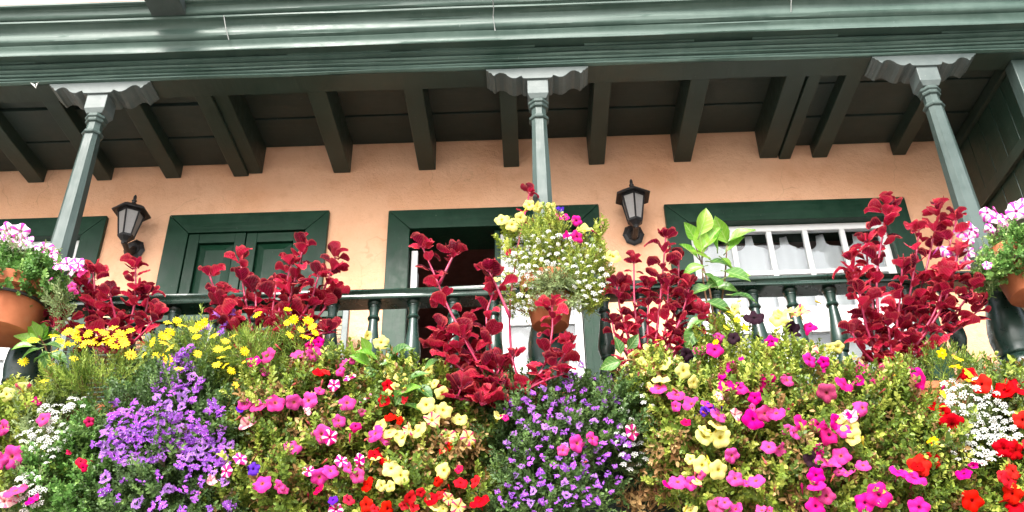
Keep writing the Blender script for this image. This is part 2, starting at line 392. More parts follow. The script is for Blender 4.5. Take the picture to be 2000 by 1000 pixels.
def leaf_panelled(par, x0, x1, z0, z1, y):
    st = .075
    bar('stile', par, M_green, x0, x0 + st, y, y + .04, z0, z1); bar('stile', par, M_green, x1 - st, x1, y, y + .04, z0, z1)
    zz = [z0, z0 + .85, z1]
    for k in range(3):
        zc = zz[k]; a, b = (zc, zc + st) if k == 0 else ((zc - st / 2, zc + st / 2) if k == 1 else (zc - st, zc))
        bar('cross_rail', par, M_greenx, x0 + st, x1 - st, y + .002, y + .04, a, b)
    for a, b in ((z0 + st, zz[1] - st / 2), (zz[1] + st / 2, z1 - st)):
        q = MB(); xa, xb = x0 + st, x1 - st; c = .012; d = .05
        vs = []
        for ins, yy in ((0, y + .030), (c, y + .022), (c + d, y + .006)):
            vs += [(xa + ins, yy, a + ins), (xb - ins, yy, a + ins), (xb - ins, yy, b - ins), (xa + ins, yy, b - ins)]
        fs = [(8, 9, 10, 11)]
        for k in (0, 4):
            for e in range(4): e2 = (e + 1) % 4; fs.append((k + e, k + e2, k + 4 + e2, k + 4 + e))
        vs += [(xa, y + .036, a), (xb, y + .036, a), (xb, y + .036, b), (xa, y + .036, b)]; fs.append((15, 14, 13, 12))
        q.add(vs, fs); q.build('panel', M_green, par)
# shuttered door left of centre
d1 = casing('door', -2.385, -1.552, 3.12, 5.168); d1['label'] = 'closed dark green panelled double door in a mitred casing'
leaf_panelled(d1, -2.38, -1.975, 3.13, 5.163, -.020); leaf_panelled(d1, -1.967, -1.557, 3.13, 5.158, -.020)
# open door at the middle: white glazed leaf on the right, white edge of the folded leaf on the left
d2 = casing('door', -.81, .372, 3.12, 5.148); d2['label'] = 'open dark doorway with one white glazed leaf'
bar('jamb', d2, M_green, -.215, -.178, .02, .09, 3.13, 5.146)
def glazed_leaf(par, x0, x1, z0, z1, y, st=.055, mid=()):
    bar('stile', par, M_white, x0, x0 + st, y, y + .04, z0, z1); bar('stile', par, M_white, x1 - st, x1, y, y + .04, z0, z1)
    bar('top_rail', par, M_white, x0 + st, x1 - st, y + .001, y + .039, z1 - st, z1); bar('bottom_rail', par, M_white, x0 + st, x1 - st, y + .001, y + .039, z0, z0 + .12)
    zz = [z0 + .12, *mid, z1 - st]
    for q in mid: bar('cross_rail', par, M_white, x0 + st, x1 - st, y + .001, y + .039, q - .03, q + .03)
    for a, b in zip(zz[:-1], zz[1:]):
        a2 = a + (.03 if a in mid else 0); b2 = b - (.03 if b in mid else 0)
        MB().box(x0 + st, x1 - st, y + .018, y + .022, a2, b2).build('pane', M_glass, par)
glazed_leaf(d2, -.176, .368, 3.14, 5.125, .045, .052, (4.075, 4.43))
q = MB()
for k in range(2):
    bar('folded_leaf', d2, M_white, -.80 + .0 * k, -.755, .03 + .05 * k, .07 + .05 * k, 3.14, 5.0 - .15 * k)
def curtain(par, x0, x1, z0, top, y, n=90, seed=1, folds=34):
    r = np.random.default_rng(seed); m_ = MB(); vs = []; fs = []; xs_ = np.linspace(x0, x1, n); nz = 10
    ph = r.uniform(0, 6.28, 3)
    for i, x in enumerate(xs_):
        zt = top(x)
        for k in range(nz):
            f = k / (nz - 1); z = z0 + (zt - z0) * f
            yy = y + .024 * (1.1 - .3 * f) * math.sin(x * folds + ph[0] + .6 * math.sin(z * 2 + x * 3)) + .006 * math.sin(x * folds * 2.3 + ph[1]) + .01 * math.sin(x * 9 + ph[2])
            vs.append((x, yy, z))
    for i in range(n - 1):
        for k in range(nz - 1): fs.append((i * nz + k, (i + 1) * nz + k, (i + 1) * nz + k + 1, i * nz + k + 1))
    m_.add(vs, fs); return m_.build('curtain', M_cloth, par, smooth=True)
curtain(d2, -.13, .33, 3.2, lambda x: 5.07, .13, 50, 3)
# tall window at the right with small panes and a scalloped tab curtain
w1 = casing('window', 1.15, 2.53, 3.12, 5.128); w1['label'] = 'white small-paned window with scalloped tab curtains'
yS = .035
bar('stile', w1, M_white, 1.152, 1.20, yS, yS + .045, 3.14, 5.126); bar('stile', w1, M_white, 2.475, 2.528, yS, yS + .045, 3.14, 5.126)
bar('top_rail', w1, M_white, 1.20, 2.475, yS + .001, yS + .044, 5.075, 5.126)
ms = [1.455, 1.712, 1.965, 2.225]
bar('cross_rail', w1, M_white, 1.20, 2.475, yS + .002, yS + .04, 4.725, 4.758)
bar('cross_rail', w1, M_white, 1.20, 2.475, yS - .006, yS + .046, 4.28, 4.47)
bar('cross_rail', w1, M_white, 1.20, 2.475, yS - .004, yS + .04, 3.14, 3.3)
ed = [1.20, *ms, 2.475]
for rowz in ((4.758, 5.075), (4.47, 4.725)):
    for q in ms: bar('muntin', w1, M_white, q - .018, q + .018, yS + .003, yS + .038, *rowz)
    for a, b in zip(ed[:-1], ed[1:]): MB().box(a + (0 if a == 1.20 else .018), b - (0 if b == 2.475 else .018), yS + .018, yS + .022, *rowz).build('pane', M_glass, w1)
for q in (1.66, 2.06): bar('mullion', w1, M_white, q - .025, q + .025, yS + .001, yS + .04, 3.3, 4.28)
for a, b in ((1.20, 1.635), (1.685, 2.035), (2.085, 2.475)): MB().box(a, b, yS + .018, yS + .022, 3.3, 4.28).build('pane', M_glass, w1)
def scal(x):
    f = ((x - 1.33) / .2545) % 1.0; d = min(f, 1 - f) * .2545
    return 5.09 if d < .026 else 5.025 - .055 * max(0, math.sin((d - .026) / (.127 - .026) * math.pi * .5)) ** .6
curtain(w1, 1.16, 2.52, 3.3, scal, .125, 240, 5, 26)
# window at the far left
w0 = casing('window', -4.45, -3.155, 3.12, 5.18); w0['label'] = 'white framed window behind the left post'
bar('stile', w0, M_white, -3.21, -3.157, yS, yS + .045, 3.14, 5.178); bar('stile', w0, M_white, -4.448, -4.39, yS, yS + .045, 3.14, 5.178)
bar('top_rail', w0, M_white, -4.39, -3.21, yS + .001, yS + .044, 5.12, 5.178); bar('cross_rail', w0, M_white, -4.39, -3.21, yS, yS + .04, 4.25, 4.36)
for q in (-3.83, -3.47): bar('muntin', w0, M_white, q - .02, q + .02, yS + .002, yS + .04, 3.14, 5.12)
MB().box(-4.39, -3.21, yS + .018, yS + .022, 3.14, 5.12).build('pane', M_glass, w0)
curtain(w0, -4.44, -3.17, 3.2, lambda x: 5.0, .13, 120, 8)
# low louvred screen standing on the balcony
ls = empty('louvred_screen', (-2.0, -.16, 3.12), 'low dark green louvred screen standing behind the balusters', 'screen')
sx = [-3.02, -2.47, -1.82, -1.20]
for x in sx: bar('post', ls, M_jamb, x, x + .04, -.19, -.14, 3.12, 4.44)
for a, b in zip(sx[:-1], sx[1:]):
    bar('rail', ls, M_green, a + .04, b, -.185, -.145, 4.385, 4.43)
    sm = None
    for k in range(26):
        z = 4.36 - k * .032
        if sm is None or sm[1] != b - a:
            h = MB(); h.add([(-(b - a - .04) / 2, -.018, -.012), ((b - a - .04) / 2, -.018, -.012), ((b - a - .04) / 2, .018, .010), (-(b - a - .04) / 2, .018, .010),
                             (-(b - a - .04) / 2, -.018, -.006), ((b - a - .04) / 2, -.018, -.006), ((b - a - .04) / 2, .018, .016), (-(b - a - .04) / 2, .018, .016)],
                            [(0, 3, 2, 1), (4, 5, 6, 7), (0, 1, 5, 4), (1, 2, 6, 5), (2, 3, 7, 6), (3, 0, 4, 7)])
            sm = (h.mesh('slat'), b - a); sm[0].materials.append(M_green)
        obj('slat', sm[0], None, ls, ((a + b + .04) / 2, -.165, z))

# ------------------------------------------------------------------ eave: beam, joists, planks, mouldings, gutter
eave = empty('eave', (0, -1, 5.67), 'dark green timber eave with moulded cornice and gutter over the balcony', 'eave')
ZB = 5.662
wobble_extrude([(-1.066, ZB), (-.905, ZB + .002), (-.905, 5.80), (-1.066, 5.80)], XL, XR, 120, .0012, seed=1, sag=.002).build('beam', M_joist, eave)
def strip(name, prof, seed, mat, amp=.0018, sm=True):
    o = wobble_extrude(prof, XL, XR, 220, amp, seed=seed, sag=.0025).build(name, mat, eave); autosmooth(o, 38); return o
def bead(y, z0, z1, d=.012, n=6): return [(y - d * math.sin(math.pi * k / (n - 1)) ** .7, z0 + (z1 - z0) * k / (n - 1)) for k in range(n)]
strip('fascia_moulding', [(-1.068, ZB + .001), (-1.080, ZB + .002), (-1.090, ZB + .006), (-1.090, ZB + .015), (-1.068, ZB + .015)], 2, M_fascia, .0012)
strip('fascia_moulding', [(-1.068, ZB + .021)] + bead(-1.080, ZB + .021, ZB + .043, .015) + [(-1.068, ZB + .043)], 3, M_fascia, .0012)
strip('fascia_moulding', [(-1.068, ZB + .048), (-1.100, ZB + .048), (-1.105, ZB + .052), (-1.105, ZB + .058), (-1.068, ZB + .058)], 4, M_fascia, .0012)
strip('fascia_moulding', [(-1.068, ZB + .064)] + bead(-1.100, ZB + .064, ZB + .088, .020) + [(-1.068, ZB + .088)], 12, M_fascia, .0012)
strip('fascia_moulding', [(-1.068, 5.757), (-1.128, 5.757), (-1.140, 5.760), (-1.140, 5.771), (-1.132, 5.774), (-1.068, 5.774)], 13, M_fascia, .0012)
for k in range(7):      # loose slivers of an old lath along the joint
    a = -3.6 + k * 1.05 + random.uniform(-.2, .2); L = random.uniform(.5, .95)
    wobble_extrude([(-1.134, 5.7785), (-1.150, 5.779), (-1.152, 5.789), (-1.134, 5.790)], a, a + L, 14, .0015, seed=20 + k, sag=0).build('lath', M_fascia, eave)
def arc(c, r, a0, a1, n): return [(c[0] + r[0] * math.cos(rad(a0 + (a1 - a0) * k / (n - 1))), c[1] + r[1] * math.sin(rad(a0 + (a1 - a0) * k / (n - 1)))) for k in range(n)]
low = [(-1.07, 5.792), (-1.14, 5.783), (-1.214, 5.762), (-1.224, 5.759), (-1.227, 5.766), (-1.225, 5.778), (-1.216, 5.784), (-1.216, 5.800), (-1.222, 5.816), (-1.232, 5.828), (-1.236, 5.836), (-1.22, 5.842), (-1.07, 5.842)]
strip('gutter', low, 5, M_gutter, .0009)
def ogee(y0, z0, y1, z1, n=14, bulge=.022):
    """convex below, concave above, ending in a lip"""
    out = []
    for k in range(n):
        f = k / (n - 1); s = math.sin(2 * math.pi * f)
        nx, nz = (z1 - z0), -(y1 - y0); L = math.hypot(nx, nz)
        out.append((y0 + (y1 - y0) * f - bulge * s * nx / L, z0 + (z1 - z0) * f - bulge * s * nz / L))
    return out
mid = [(-1.07, 5.846)] + ogee(-1.212, 5.848, -1.287, 5.966, 18, .017) + [(-1.294, 5.966), (-1.303, 5.970), (-1.305, 5.982), (-1.297, 5.990), (-1.07, 5.990)]
strip('gutter', mid, 6, M_gutter, .0009)
top = [(-1.07, 5.994)] + ogee(-1.29, 5.994, -1.352, 6.050, 12, .010) + [(-1.360, 6.050), (-1.368, 6.055), (-1.368, 6.066), (-1.358, 6.070), (-1.07, 6.070)]
strip('gutter', top, 7, M_gutter, .0009)
rf = MB(); rf.add([(XL, -1.34, 6.075), (XR, -1.34, 6.075), (XR, 1.5, 6.9), (XL, 1.5, 6.9), (XL, -1.34, 6.10), (XR, -1.34, 6.10), (XR, 1.5, 6.95), (XL, 1.5, 6.95)],
       [(0, 3, 2, 1), (4, 5, 6, 7), (0, 1, 5, 4), (1, 2, 6, 5), (2, 3, 7, 6), (3, 0, 4, 7)])
rf.build('roof', M_roof, eave)
# joists (bottom at 5.672) : centre X, width, drop
J = [(-4.62, .12, 0), (-4.1, .12, 0), (-3.61, .12, 0), (-3.10, .11, 0), (-2.585, .115, 0), (-2.085, .11, -.004), (-1.975, .10, .018), (-1.335, .125, 0), (-.705, .125, 0), (-.087, .115, .004),
     (.537, .115, 0), (1.17, .125, 0), (1.80, .13, .010), (1.915, .085, -.004), (2.175, .11, 0), (2.75, .095, .0), (3.35, .11, 0), (4.0, .11, 0)]
for k, (x, wd, dz) in enumerate(J):
    q = MB().box(x - wd / 2, x + wd / 2, -.903, -.004, 5.670 + dz, 6.04); o = q.build('joist', M_joist, eave, bevel=.006)
    o.rotation_euler.z = random.uniform(-.006, .006); o.rotation_euler.y = random.uniform(-.02, .02)
# ceiling planks laid along the front, in three bays of two heights
for (a, b, z) in ((XL, -2.03, 5.772), (-1.925, 1.735, 5.918), (1.957, XR, 5.772)):
    edges = [-.903, -.70, -.345, -.003]
    for k in range(3):
        q = MB().box(a, b, edges[k] + .012, edges[k + 1] - .012, z + random.uniform(0, .01), z + .03); q.build('ceiling_plank', M_plank, eave, bevel=.003)
    MB().box(a, b, -.903, -.003, z + .034, z + .05).build('ceiling_backing', M_plank, eave)
# bracket capitals (zapatas), posts, rails, balusters ---------------------------
bal = empty('balcony', (0, -1, 3.1), 'dark green timber balcony with three posts and a turned balustrade', 'balcony')
CX = [-2.690, .109, 2.552]; YC = -.995
# scalloped underside, half profile from the end to the block
half = [(-.325, 0), (-.325, -.012), (-.312, -.016), (-.306, -.030), (-.292, -.034), (-.285, -.050), (-.272, -.060), (-.262, -.046), (-.240, -.034), (-.218, -.036), (-.200, -.048), (-.182, -.068),
        (-.160, -.082), (-.135, -.084), (-.115, -.072), (-.100, -.066), (-.095, -.078), (-.088, -.086), (-.060, -.088)]
prof = half + [(-x, z) for x, z in reversed(half)]
def col_ring(hx, cz=.3): pass
for ci, cx in enumerate(CX):
    # shaft: octagon with unequal faces, tapering up
    zs_ = [4.06, 4.3, 4.6, 4.9, 5.2, 5.29]; ws = [.064, .062, .058, .053, .047, .0455]
    q = MB(); vs = []; fs = []
    for z, h in zip(zs_, ws):
        c = h * .48
        ring = [(-h, -h + c), (-h + c, -h), (h - c, -h), (h, -h + c), (h, h - c), (h - c, h), (-h + c, h), (-h, h - c)]
        vs += [(cx + x + random.uniform(-.001, .001), YC + y + random.uniform(-.001, .001), z) for x, y in ring]
    for i in range(len(zs_) - 1):
        for k in range(8): fs.append((i * 8 + k, i * 8 + (k + 1) % 8, (i + 1) * 8 + (k + 1) % 8, (i + 1) * 8 + k))
    q.add(vs, fs + [tuple(range(8))[::-1], tuple(5 * 8 + k for k in range(8))])
    col = q.build('post', M_col, bal)
    # ring and neck
    R8 = .5
    MB().lathe([(.052, 5.275), (.062, 5.280), (.066, 5.290), (.062, 5.300), (.054, 5.304), (.052, 5.312)], 8, (cx, YC, 0), rot=.5).build('collar', M_col, col, bevel=.002)
    MB().lathe([(.049, 5.312), (.047, 5.34), (.048, 5.368)], 8, (cx, YC, 0), rot=.5).build('neck', M_col, col)
    MB().lathe([(.050, 5.368), (.060, 5.372), (.064, 5.382), (.058, 5.390), (.060, 5.397), (.068, 5.402), (.070, 5.412), (.064, 5.420), (.062, 5.428)], 8, (cx, YC, 0), rot=.5).build('collar', M_col, col, bevel=.002)
    b = MB(); h0, h1 = .050, .066       # square block with chamfered foot
    vs = []
    for h, z in ((h0, 5.4285), (h1, 5.462), (h1, ZB - .084)): vs += [(cx - h, YC - h, z), (cx + h, YC - h, z), (cx + h, YC + h, z), (cx - h, YC + h, z)]
    fs = [(3, 2, 1, 0), (8, 9, 10, 11)] + [(k * 4 + e, k * 4 + (e + 1) % 4, k * 4 + 4 + (e + 1) % 4, k * 4 + 4 + e) for k in (0, 1) for e in range(4)]
    b.add(vs, fs); b.build('block', M_cap, col, bevel=.004)
    c = MB(); n = len(prof); y0, y1 = -1.074, -.902
    vs = [(cx + x, y0, ZB - .003 + z) for x, z in prof] + [(cx + x, y1, ZB - .003 + z) for x, z in prof]
    fs = [tuple(range(n)), tuple(range(n, 2 * n))[::-1]] + [(i, i + n, (i + 1) % n + n, (i + 1) % n) for i in range(n)]
    c.add(vs, fs); c.build('bracket_capital', M_cap, col, bevel=.003)
    # turned pedestal under the rail
    lp = [(.085, 3.0), (.085, 3.32), (.10, 3.34), (.10, 3.37), (.085, 3.39), (.080, 3.42), (.095, 3.45), (.108, 3.50), (.112, 3.535), (.104, 3.565), (.090, 3.585), (.098, 3.59), (.102, 3.60), (.098, 3.612), (.104, 3.64), (.112, 3.69),
          (.110, 3.75), (.098, 3.82), (.085, 3.88), (.078, 3.93), (.084, 3.94), (.090, 3.955), (.084, 3.97), (.078, 3.98), (.078, 4.055)]
    o = MB().lathe(lp, 16, (cx, -1.02, 0)).build('pedestal', M_bal, col); autosmooth(o, 40)
# handrail: one run per bay so that it butts against the posts
rp = [(-1.083, 4.022), (-1.089, 4.028), (-1.090, 4.038), (-1.084, 4.044), (-1.084, 4.050), (-1.092, 4.056), (-1.097, 4.066), (-1.092, 4.077), (-1.080, 4.082), (-.955, 4.082), (-.945, 4.072), (-.952, 4.030), (-.958, 4.020)]
spans = [(XL, CX[0] - .055), (CX[0] + .055, CX[1] - .055), (CX[1] + .055, CX[2] - .055), (CX[2] + .055, XR)]
for k, (a, b) in enumerate(spans): o = wobble_extrude(rp, a, b, 60, .0012, seed=40 + k, sag=.003).build('handrail', M_rail, bal); autosmooth(o, 40)
bp = [(.038, 3.435), (.040, 3.47), (.034, 3.485), (.028, 3.50), (.036, 3.525), (.046, 3.55), (.048, 3.572), (.042, 3.60), (.028, 3.63), (.026, 3.64), (.034, 3.646), (.036, 3.652), (.034, 3.658), (.040, 3.672), (.047, 3.70), (.046, 3.735), (.038, 3.79),
      (.030, 3.845), (.0255, 3.90), (.024, 3.915), (.031, 3.920), (.034, 3.928), (.031, 3.936), (.0245, 3.941), (.025, 3.965), (.030, 3.985), (.031, 3.990), (.034, 3.992), (.034, 3.998), (.031, 4.0), (.038, 4.008), (.040, 4.0195)]
bme = MB().lathe([(r_, z - 3.435) for r_, z in bp], 18).mesh('baluster'); bme.materials.append(M_bal)
bx = [-1.062 + .2205 * k for k in range(-6, 5)] + [-2.92 - .215 * k for k in range(12)] + [.414 + .2058 * k for k in range(10)] + [2.78, 2.99, 3.32, 3.53, 3.74]
for k, x in enumerate(bx):
    o = obj('baluster', bme, None, bal, (x, -1.02, 3.435)); o.rotation_euler = (random.uniform(-.008, .008), random.uniform(-.01, .01), random.uniform(0, 6))
autosmooth(o, 40)
MB().box(XL, XR, -1.08, -.95, 3.35, 3.434).build('bottom_rail', M_rail, bal, bevel=.006)
for k in range(27):
    x = XL + .4 * k; MB().box(x + .004, x + .396, -1.05 - random.uniform(0, .006), -1.01, 2.45, 3.349).build('parapet_panel', M_panel, bal, bevel=.004)
MB().box(XL, XR, -1.0, -.005, 3.02, 3.10).build('floor', M_floorw, bal)
MB().box(XL, XR, -1.06, -.005, 2.30, 2.44).build('floor_beam', M_panel, bal)
# end partition at the right
pt = empty('partition', (3.16, -.45, 3.1), 'dark green boarded end screen beside the right post', 'partition')
for k in range(5):
    y = -.90 + k * .18; MB().box(3.185, 3.215 + random.uniform(0, .004), y + .003, y + .177, 3.1, 5.765).build('board', M_part, pt, bevel=.003)
MB().box(3.150, 3.183, -.90, -.006, 5.12, 5.20).build('rail', M_joist, pt, bevel=.004)
MB().box(3.150, 3.183, -.90, -.006, 4.2, 4.29).build('rail', M_joist, pt, bevel=.004)
MB().box(3.13, 3.24, -1.0, -.904, 3.1, 5.66).build('post', M_col, pt, bevel=.006)
MB().box(3.150, 3.183, -.90, -.006, 5.68, 5.76).build('rail', M_joist, pt, bevel=.004)
# timber spout over the cornice
sp = MB(); vs = []
for y, h in ((-1.292, 0), (-2.0, .0)): vs += [(-2.335, y, 5.996), (-2.115, y, 5.996), (-2.105, y, 6.16), (-2.345, y, 6.16), (-2.16, y, 6.16), (-2.16, y, 6.06), (-2.29, y, 6.06), (-2.29, y, 6.16)]
ordr = [0, 1, 2, 4, 5, 6, 7, 3]; A = [ordr, [o + 8 for o in ordr]]
fs = [tuple(A[0]), tuple(reversed(A[1]))] + [(A[0][i], A[1][i], A[1][(i + 1) % 8], A[0][(i + 1) % 8]) for i in range(8)]
sp.add(vs, fs)
c = np.array([-2.225, -1.65, 6.0]); sp.v = [tuple(np.array(v) - c) for v in sp.v]
tag(sp.build('water_spout', M_spout, None, tuple(c), bevel=.006, recenter=False), 'grey green timber water spout jutting out above the cornice at upper left', 'spout')
# wires and scrap
for (p, lab) in (([(437, 30, -1.31), (441, 55, -1.28), (447, 78, -1.245)], 'short loose wire hanging on the gutter right of the water spout'),
                 ([(962, -6, -1.39), (964, 18, -1.32), (963, 32, -1.285), (967, 60, -1.25)], 'thin knotted wire hanging on the gutter above the middle post'),
                 ([(1546, -8, -1.30), (1545, 8, -1.275), (1545, 24, -1.25)], 'thin wire hanging on the gutter left of the right post')):
    P = [at(*q) for q in p]; c = P[0]
    tag(MB().tube([q - c for q in P], .0032, 5).build('wire', M_wire, None, tuple(c), recenter=False), lab, 'wire')
P = [at(60, 162, -1.10), at(66, 166, -1.10), at(70, 172, -1.10), at(72, 164, -1.10), at(75, 161, -1.10)]
tag(MB().tube([q - P[0] for q in P], [.002, .006, .003, .005, .002], 5).build('torn_tape', M_scrap, None, tuple(P[0]), recenter=False), 'white torn scrap caught under the cornice at far left', 'scrap')

# ------------------------------------------------------------------ lanterns
def lantern(back_px, label, lean=0):
    bpos = at(*back_px, 0.0); lx, lz = bpos[0], bpos[2]
    L = empty('wall_lantern', (lx, 0, lz), label, 'lantern', 'lanterns on the peach wall')
    pl = []
    for r_, d in ((.075, 0), (.078, .008), (.066, .016), (.05, .022), (.046, .030)): pl.append((r_, d))
    q = MB(); vs = []; fs = []; n = 24
    for r_, d in pl:
        for k in range(n):
            a = 2 * math.pi * k / n; rr = r_ * (1 + .06 * math.cos(8 * a)); vs.append((lx + rr * math.sin(a) * .93, -.002 - d, lz + rr * math.cos(a) * 1.08))
    for i in range(len(pl) - 1):
        for k in range(n): fs.append((i * n + k, (i + 1) * n + k, (i + 1) * n + (k + 1) % n, i * n + (k + 1) % n))
    fs.append(tuple((len(pl) - 1) * n + k for k in range(n))); q.add(vs, fs); q.build('backplate', M_iron, L)
    Yl = -.165; zb = lz - .035
    arm = [(lx, -.02, lz + .0), (lx, -.06, lz - .045), (lx, -.11, lz - .062), (lx, -.15, lz - .045), (lx, Yl, lz - .042), (lx, Yl, zb + .004)]
    o = MB().tube(arm, [.026, .022, .019, .018, .02, .016], 10).build('arm', M_iron, L); autosmooth(o, 50)
    MB().lathe([(.001, lz - .060), (.012, lz - .056), (.016, lz - .044), (.010, lz - .034)], 10, (lx, Yl - .02, 0)).build('knob', M_iron, L)
    MB().lathe([(.014, zb - .012), (.024, zb - .006), (.018, zb), (.024, zb + .012), (.044, zb + .03), (.052, zb + .036), (.052, zb + .046)], 6, (lx, Yl, 0), rot=.5).build('cup', M_iron, L)
    z0, z1 = zb + .046, zb + .235; r0, r1 = .050, .086
    hexp = lambda r_, z: [(lx + r_ * math.cos(math.pi / 3 * (k + .5)), Yl + r_ * math.sin(math.pi / 3 * (k + .5)), z) for k in range(6)]
    A, B = hexp(r0, z0), hexp(r1, z1)
    for k in range(6):
        MB().tube([A[k], B[k]], .0062, 4).build('glazing_bar', M_iron, L)
        k2 = (k + 1) % 6; g_ = MB(); ins = lambda p, q_, f: tuple(np.array(p) + (np.array(q_) - np.array(p)) * f)
        sh = lambda p: tuple(np.array([lx, Yl, p[2]]) + (np.array(p) - np.array([lx, Yl, p[2]])) * .95)
        a0, a1, b1, b0 = ins(A[k], A[k2], .06), ins(A[k2], A[k], .06), ins(B[k2], B[k], .05), ins(B[k], B[k2], .05)
        g_.add([sh(a0), sh(a1), sh(b1), sh(b0)] + [tuple(np.array([lx, Yl, p[2]]) + (np.array(p) - np.array([lx, Yl, p[2]])) * .90) for p in (a0, a1, b1, b0)],
               [(0, 1, 2, 3), (7, 6, 5, 4), (0, 4, 5, 1), (1, 5, 6, 2), (2, 6, 7, 3), (3, 7, 4, 0)]); g_.build('pane', M_frost, L)
    MB().lathe([(r0 + .006, z0 - .006), (r0 + .008, z0 + .008), (r0 - .004, z0 + .01)], 6, (lx, Yl, 0), rot=.5).build('base_ring', M_iron, L)
    MB().lathe([(.080, z1 - .004), (.094, z1 - .002), (.094, z1 + .008), (.130, z1 + .004), (.133, z1 + .010), (.128, z1 + .018), (.09, z1 + .046), (.052, z1 + .066), (.030, z1 + .074), (.030, z1 + .082), (.022, z1 + .088)], 6, (lx, Yl, 0), rot=.5).build('cap', M_iron, L)
    o = MB().lathe([(.014, z1 + .086), (.010, z1 + .100), (.017, z1 + .108), (.017, z1 + .116), (.009, z1 + .122), (.012, z1 + .134), (.011, z1 + .150), (.004, z1 + .164), (.001, z1 + .166)], 10, (lx, Yl, 0)).build('finial', M_iron, L); autosmooth(o, 60)
    return L
lantern((263, 490), 'black six-sided wall lantern left of the green double door')
lantern((1237, 460), 'black six-sided wall lantern between open doorway and white window')

# ------------------------------------------------------------------ planters
bx0 = -3.4
plab = ['terracotta flower box at far left under the yellow daisies', 'terracotta flower box behind the large violet cushion at left', 'terracotta flower box behind the pink petunias left of centre', 'terracotta flower box behind the pale yellow petunias',
        'terracotta flower box behind the second violet cushion', 'terracotta flower box behind the pink petunias right of centre', 'terracotta flower box under the tall red plant at right', 'terracotta flower box at far right under the white alyssum']
for k in range(8):
    a = bx0 + k * .85; b = a + .80; z0, z1 = 3.12, 3.34
    P = empty('flower_box', ((a + b) / 2, -1.22, z0), plab[k], 'planter', 'flower boxes along the parapet')
    q = MB()
    def ringb(ix, z): return [(a + ix, -1.34 + ix, z), (b - ix, -1.34 + ix, z), (b - ix, -1.10 - ix, z), (a + ix, -1.10 - ix, z)]
    rings = [ringb(.03, z0), ringb(.008, z1 - .04), ringb(0, z1 - .04), ringb(0, z1), ringb(.02, z1), ringb(.022, z1 - .04)]
    vs = sum(rings, []); fs = [(3, 2, 1, 0), (20, 21, 22, 23)]
    for i in range(5):
        for e in range(4): fs.append((i * 4 + e, i * 4 + (e + 1) % 4, i * 4 + 4 + (e + 1) % 4, i * 4 + 4 + e))
    q.add(vs, fs); q.build('box', M_terra, P, bevel=.004)
    MB().box(a + .03, b - .03, -1.31, -1.13, z1 - .039, z1 - .015).build('soil', M_soil, P)
    for xx in (a + .2, b - .2): MB().tube([(xx, -1.06, 3.3), (xx, -1.08, 3.10), (xx, -1.2, 3.095), (xx, -1.36, 3.11), (xx, -1.36, 3.22)], .008, 6).build('bracket', M_iron, P)
def pot(cx, Y, zb, h, rt, rb, label, ring=True):
    P = empty('hanging_pot', (cx, Y, zb), label, 'pot', 'terracotta pots on the posts')
    pr = [(rb * .93, zb), (rb, zb + .006), (rb + (rt - rb) * .70, zb + h * .72), (rt * 1.0, zb + h * .735), (rt * 1.045, zb + h * .75), (rt * 1.06, zb + h * .98), (rt * 1.03, zb + h), (rt * .93, zb + h * .995), (rt * .9, zb + h * .86), (.001, zb + h * .86)]
    o = MB().lathe(pr, 32, (cx, Y, 0)).build('body', M_terra, P); autosmooth(o, 40)
    MB().lathe([(rt * .905, zb + h * .862), (rt * .6, zb + h * .92), (.001, zb + h * .95)], 20, (cx, Y, 0)).build('soil', M_soil, P, smooth=True)
    if ring:
        zr = zb + h * .60; rr = rb + (rt - rb) * .70 * (.6 / .72) + .012
        pts = [(cx + rr * math.cos(a), Y + rr * math.sin(a), zr) for a in np.linspace(0, 2 * math.pi, 33)]
        MB().tube(pts, .009, 8).build('ring', M_iron, P)
        MB().tube([(cx, Y + rr, zr), (cx, (Y + rr - .94) / 2, zr - .03), (cx, -1.06 if Y + rr < -1.06 else -.95, zr - .02)], .010, 6).build('bracket', M_iron, P)
    return P
pot(-2.715, -1.315, 3.745, .27, .225, .165, 'large terracotta pot in an iron ring at the left post')
pot(.116, -1.245, 3.735, .27, .145, .095, 'small terracotta pot of white flowers on the middle post')
pot(2.60, -1.30, 3.80, .26, .195, .14, 'terracotta pot cut by the right edge of the picture')

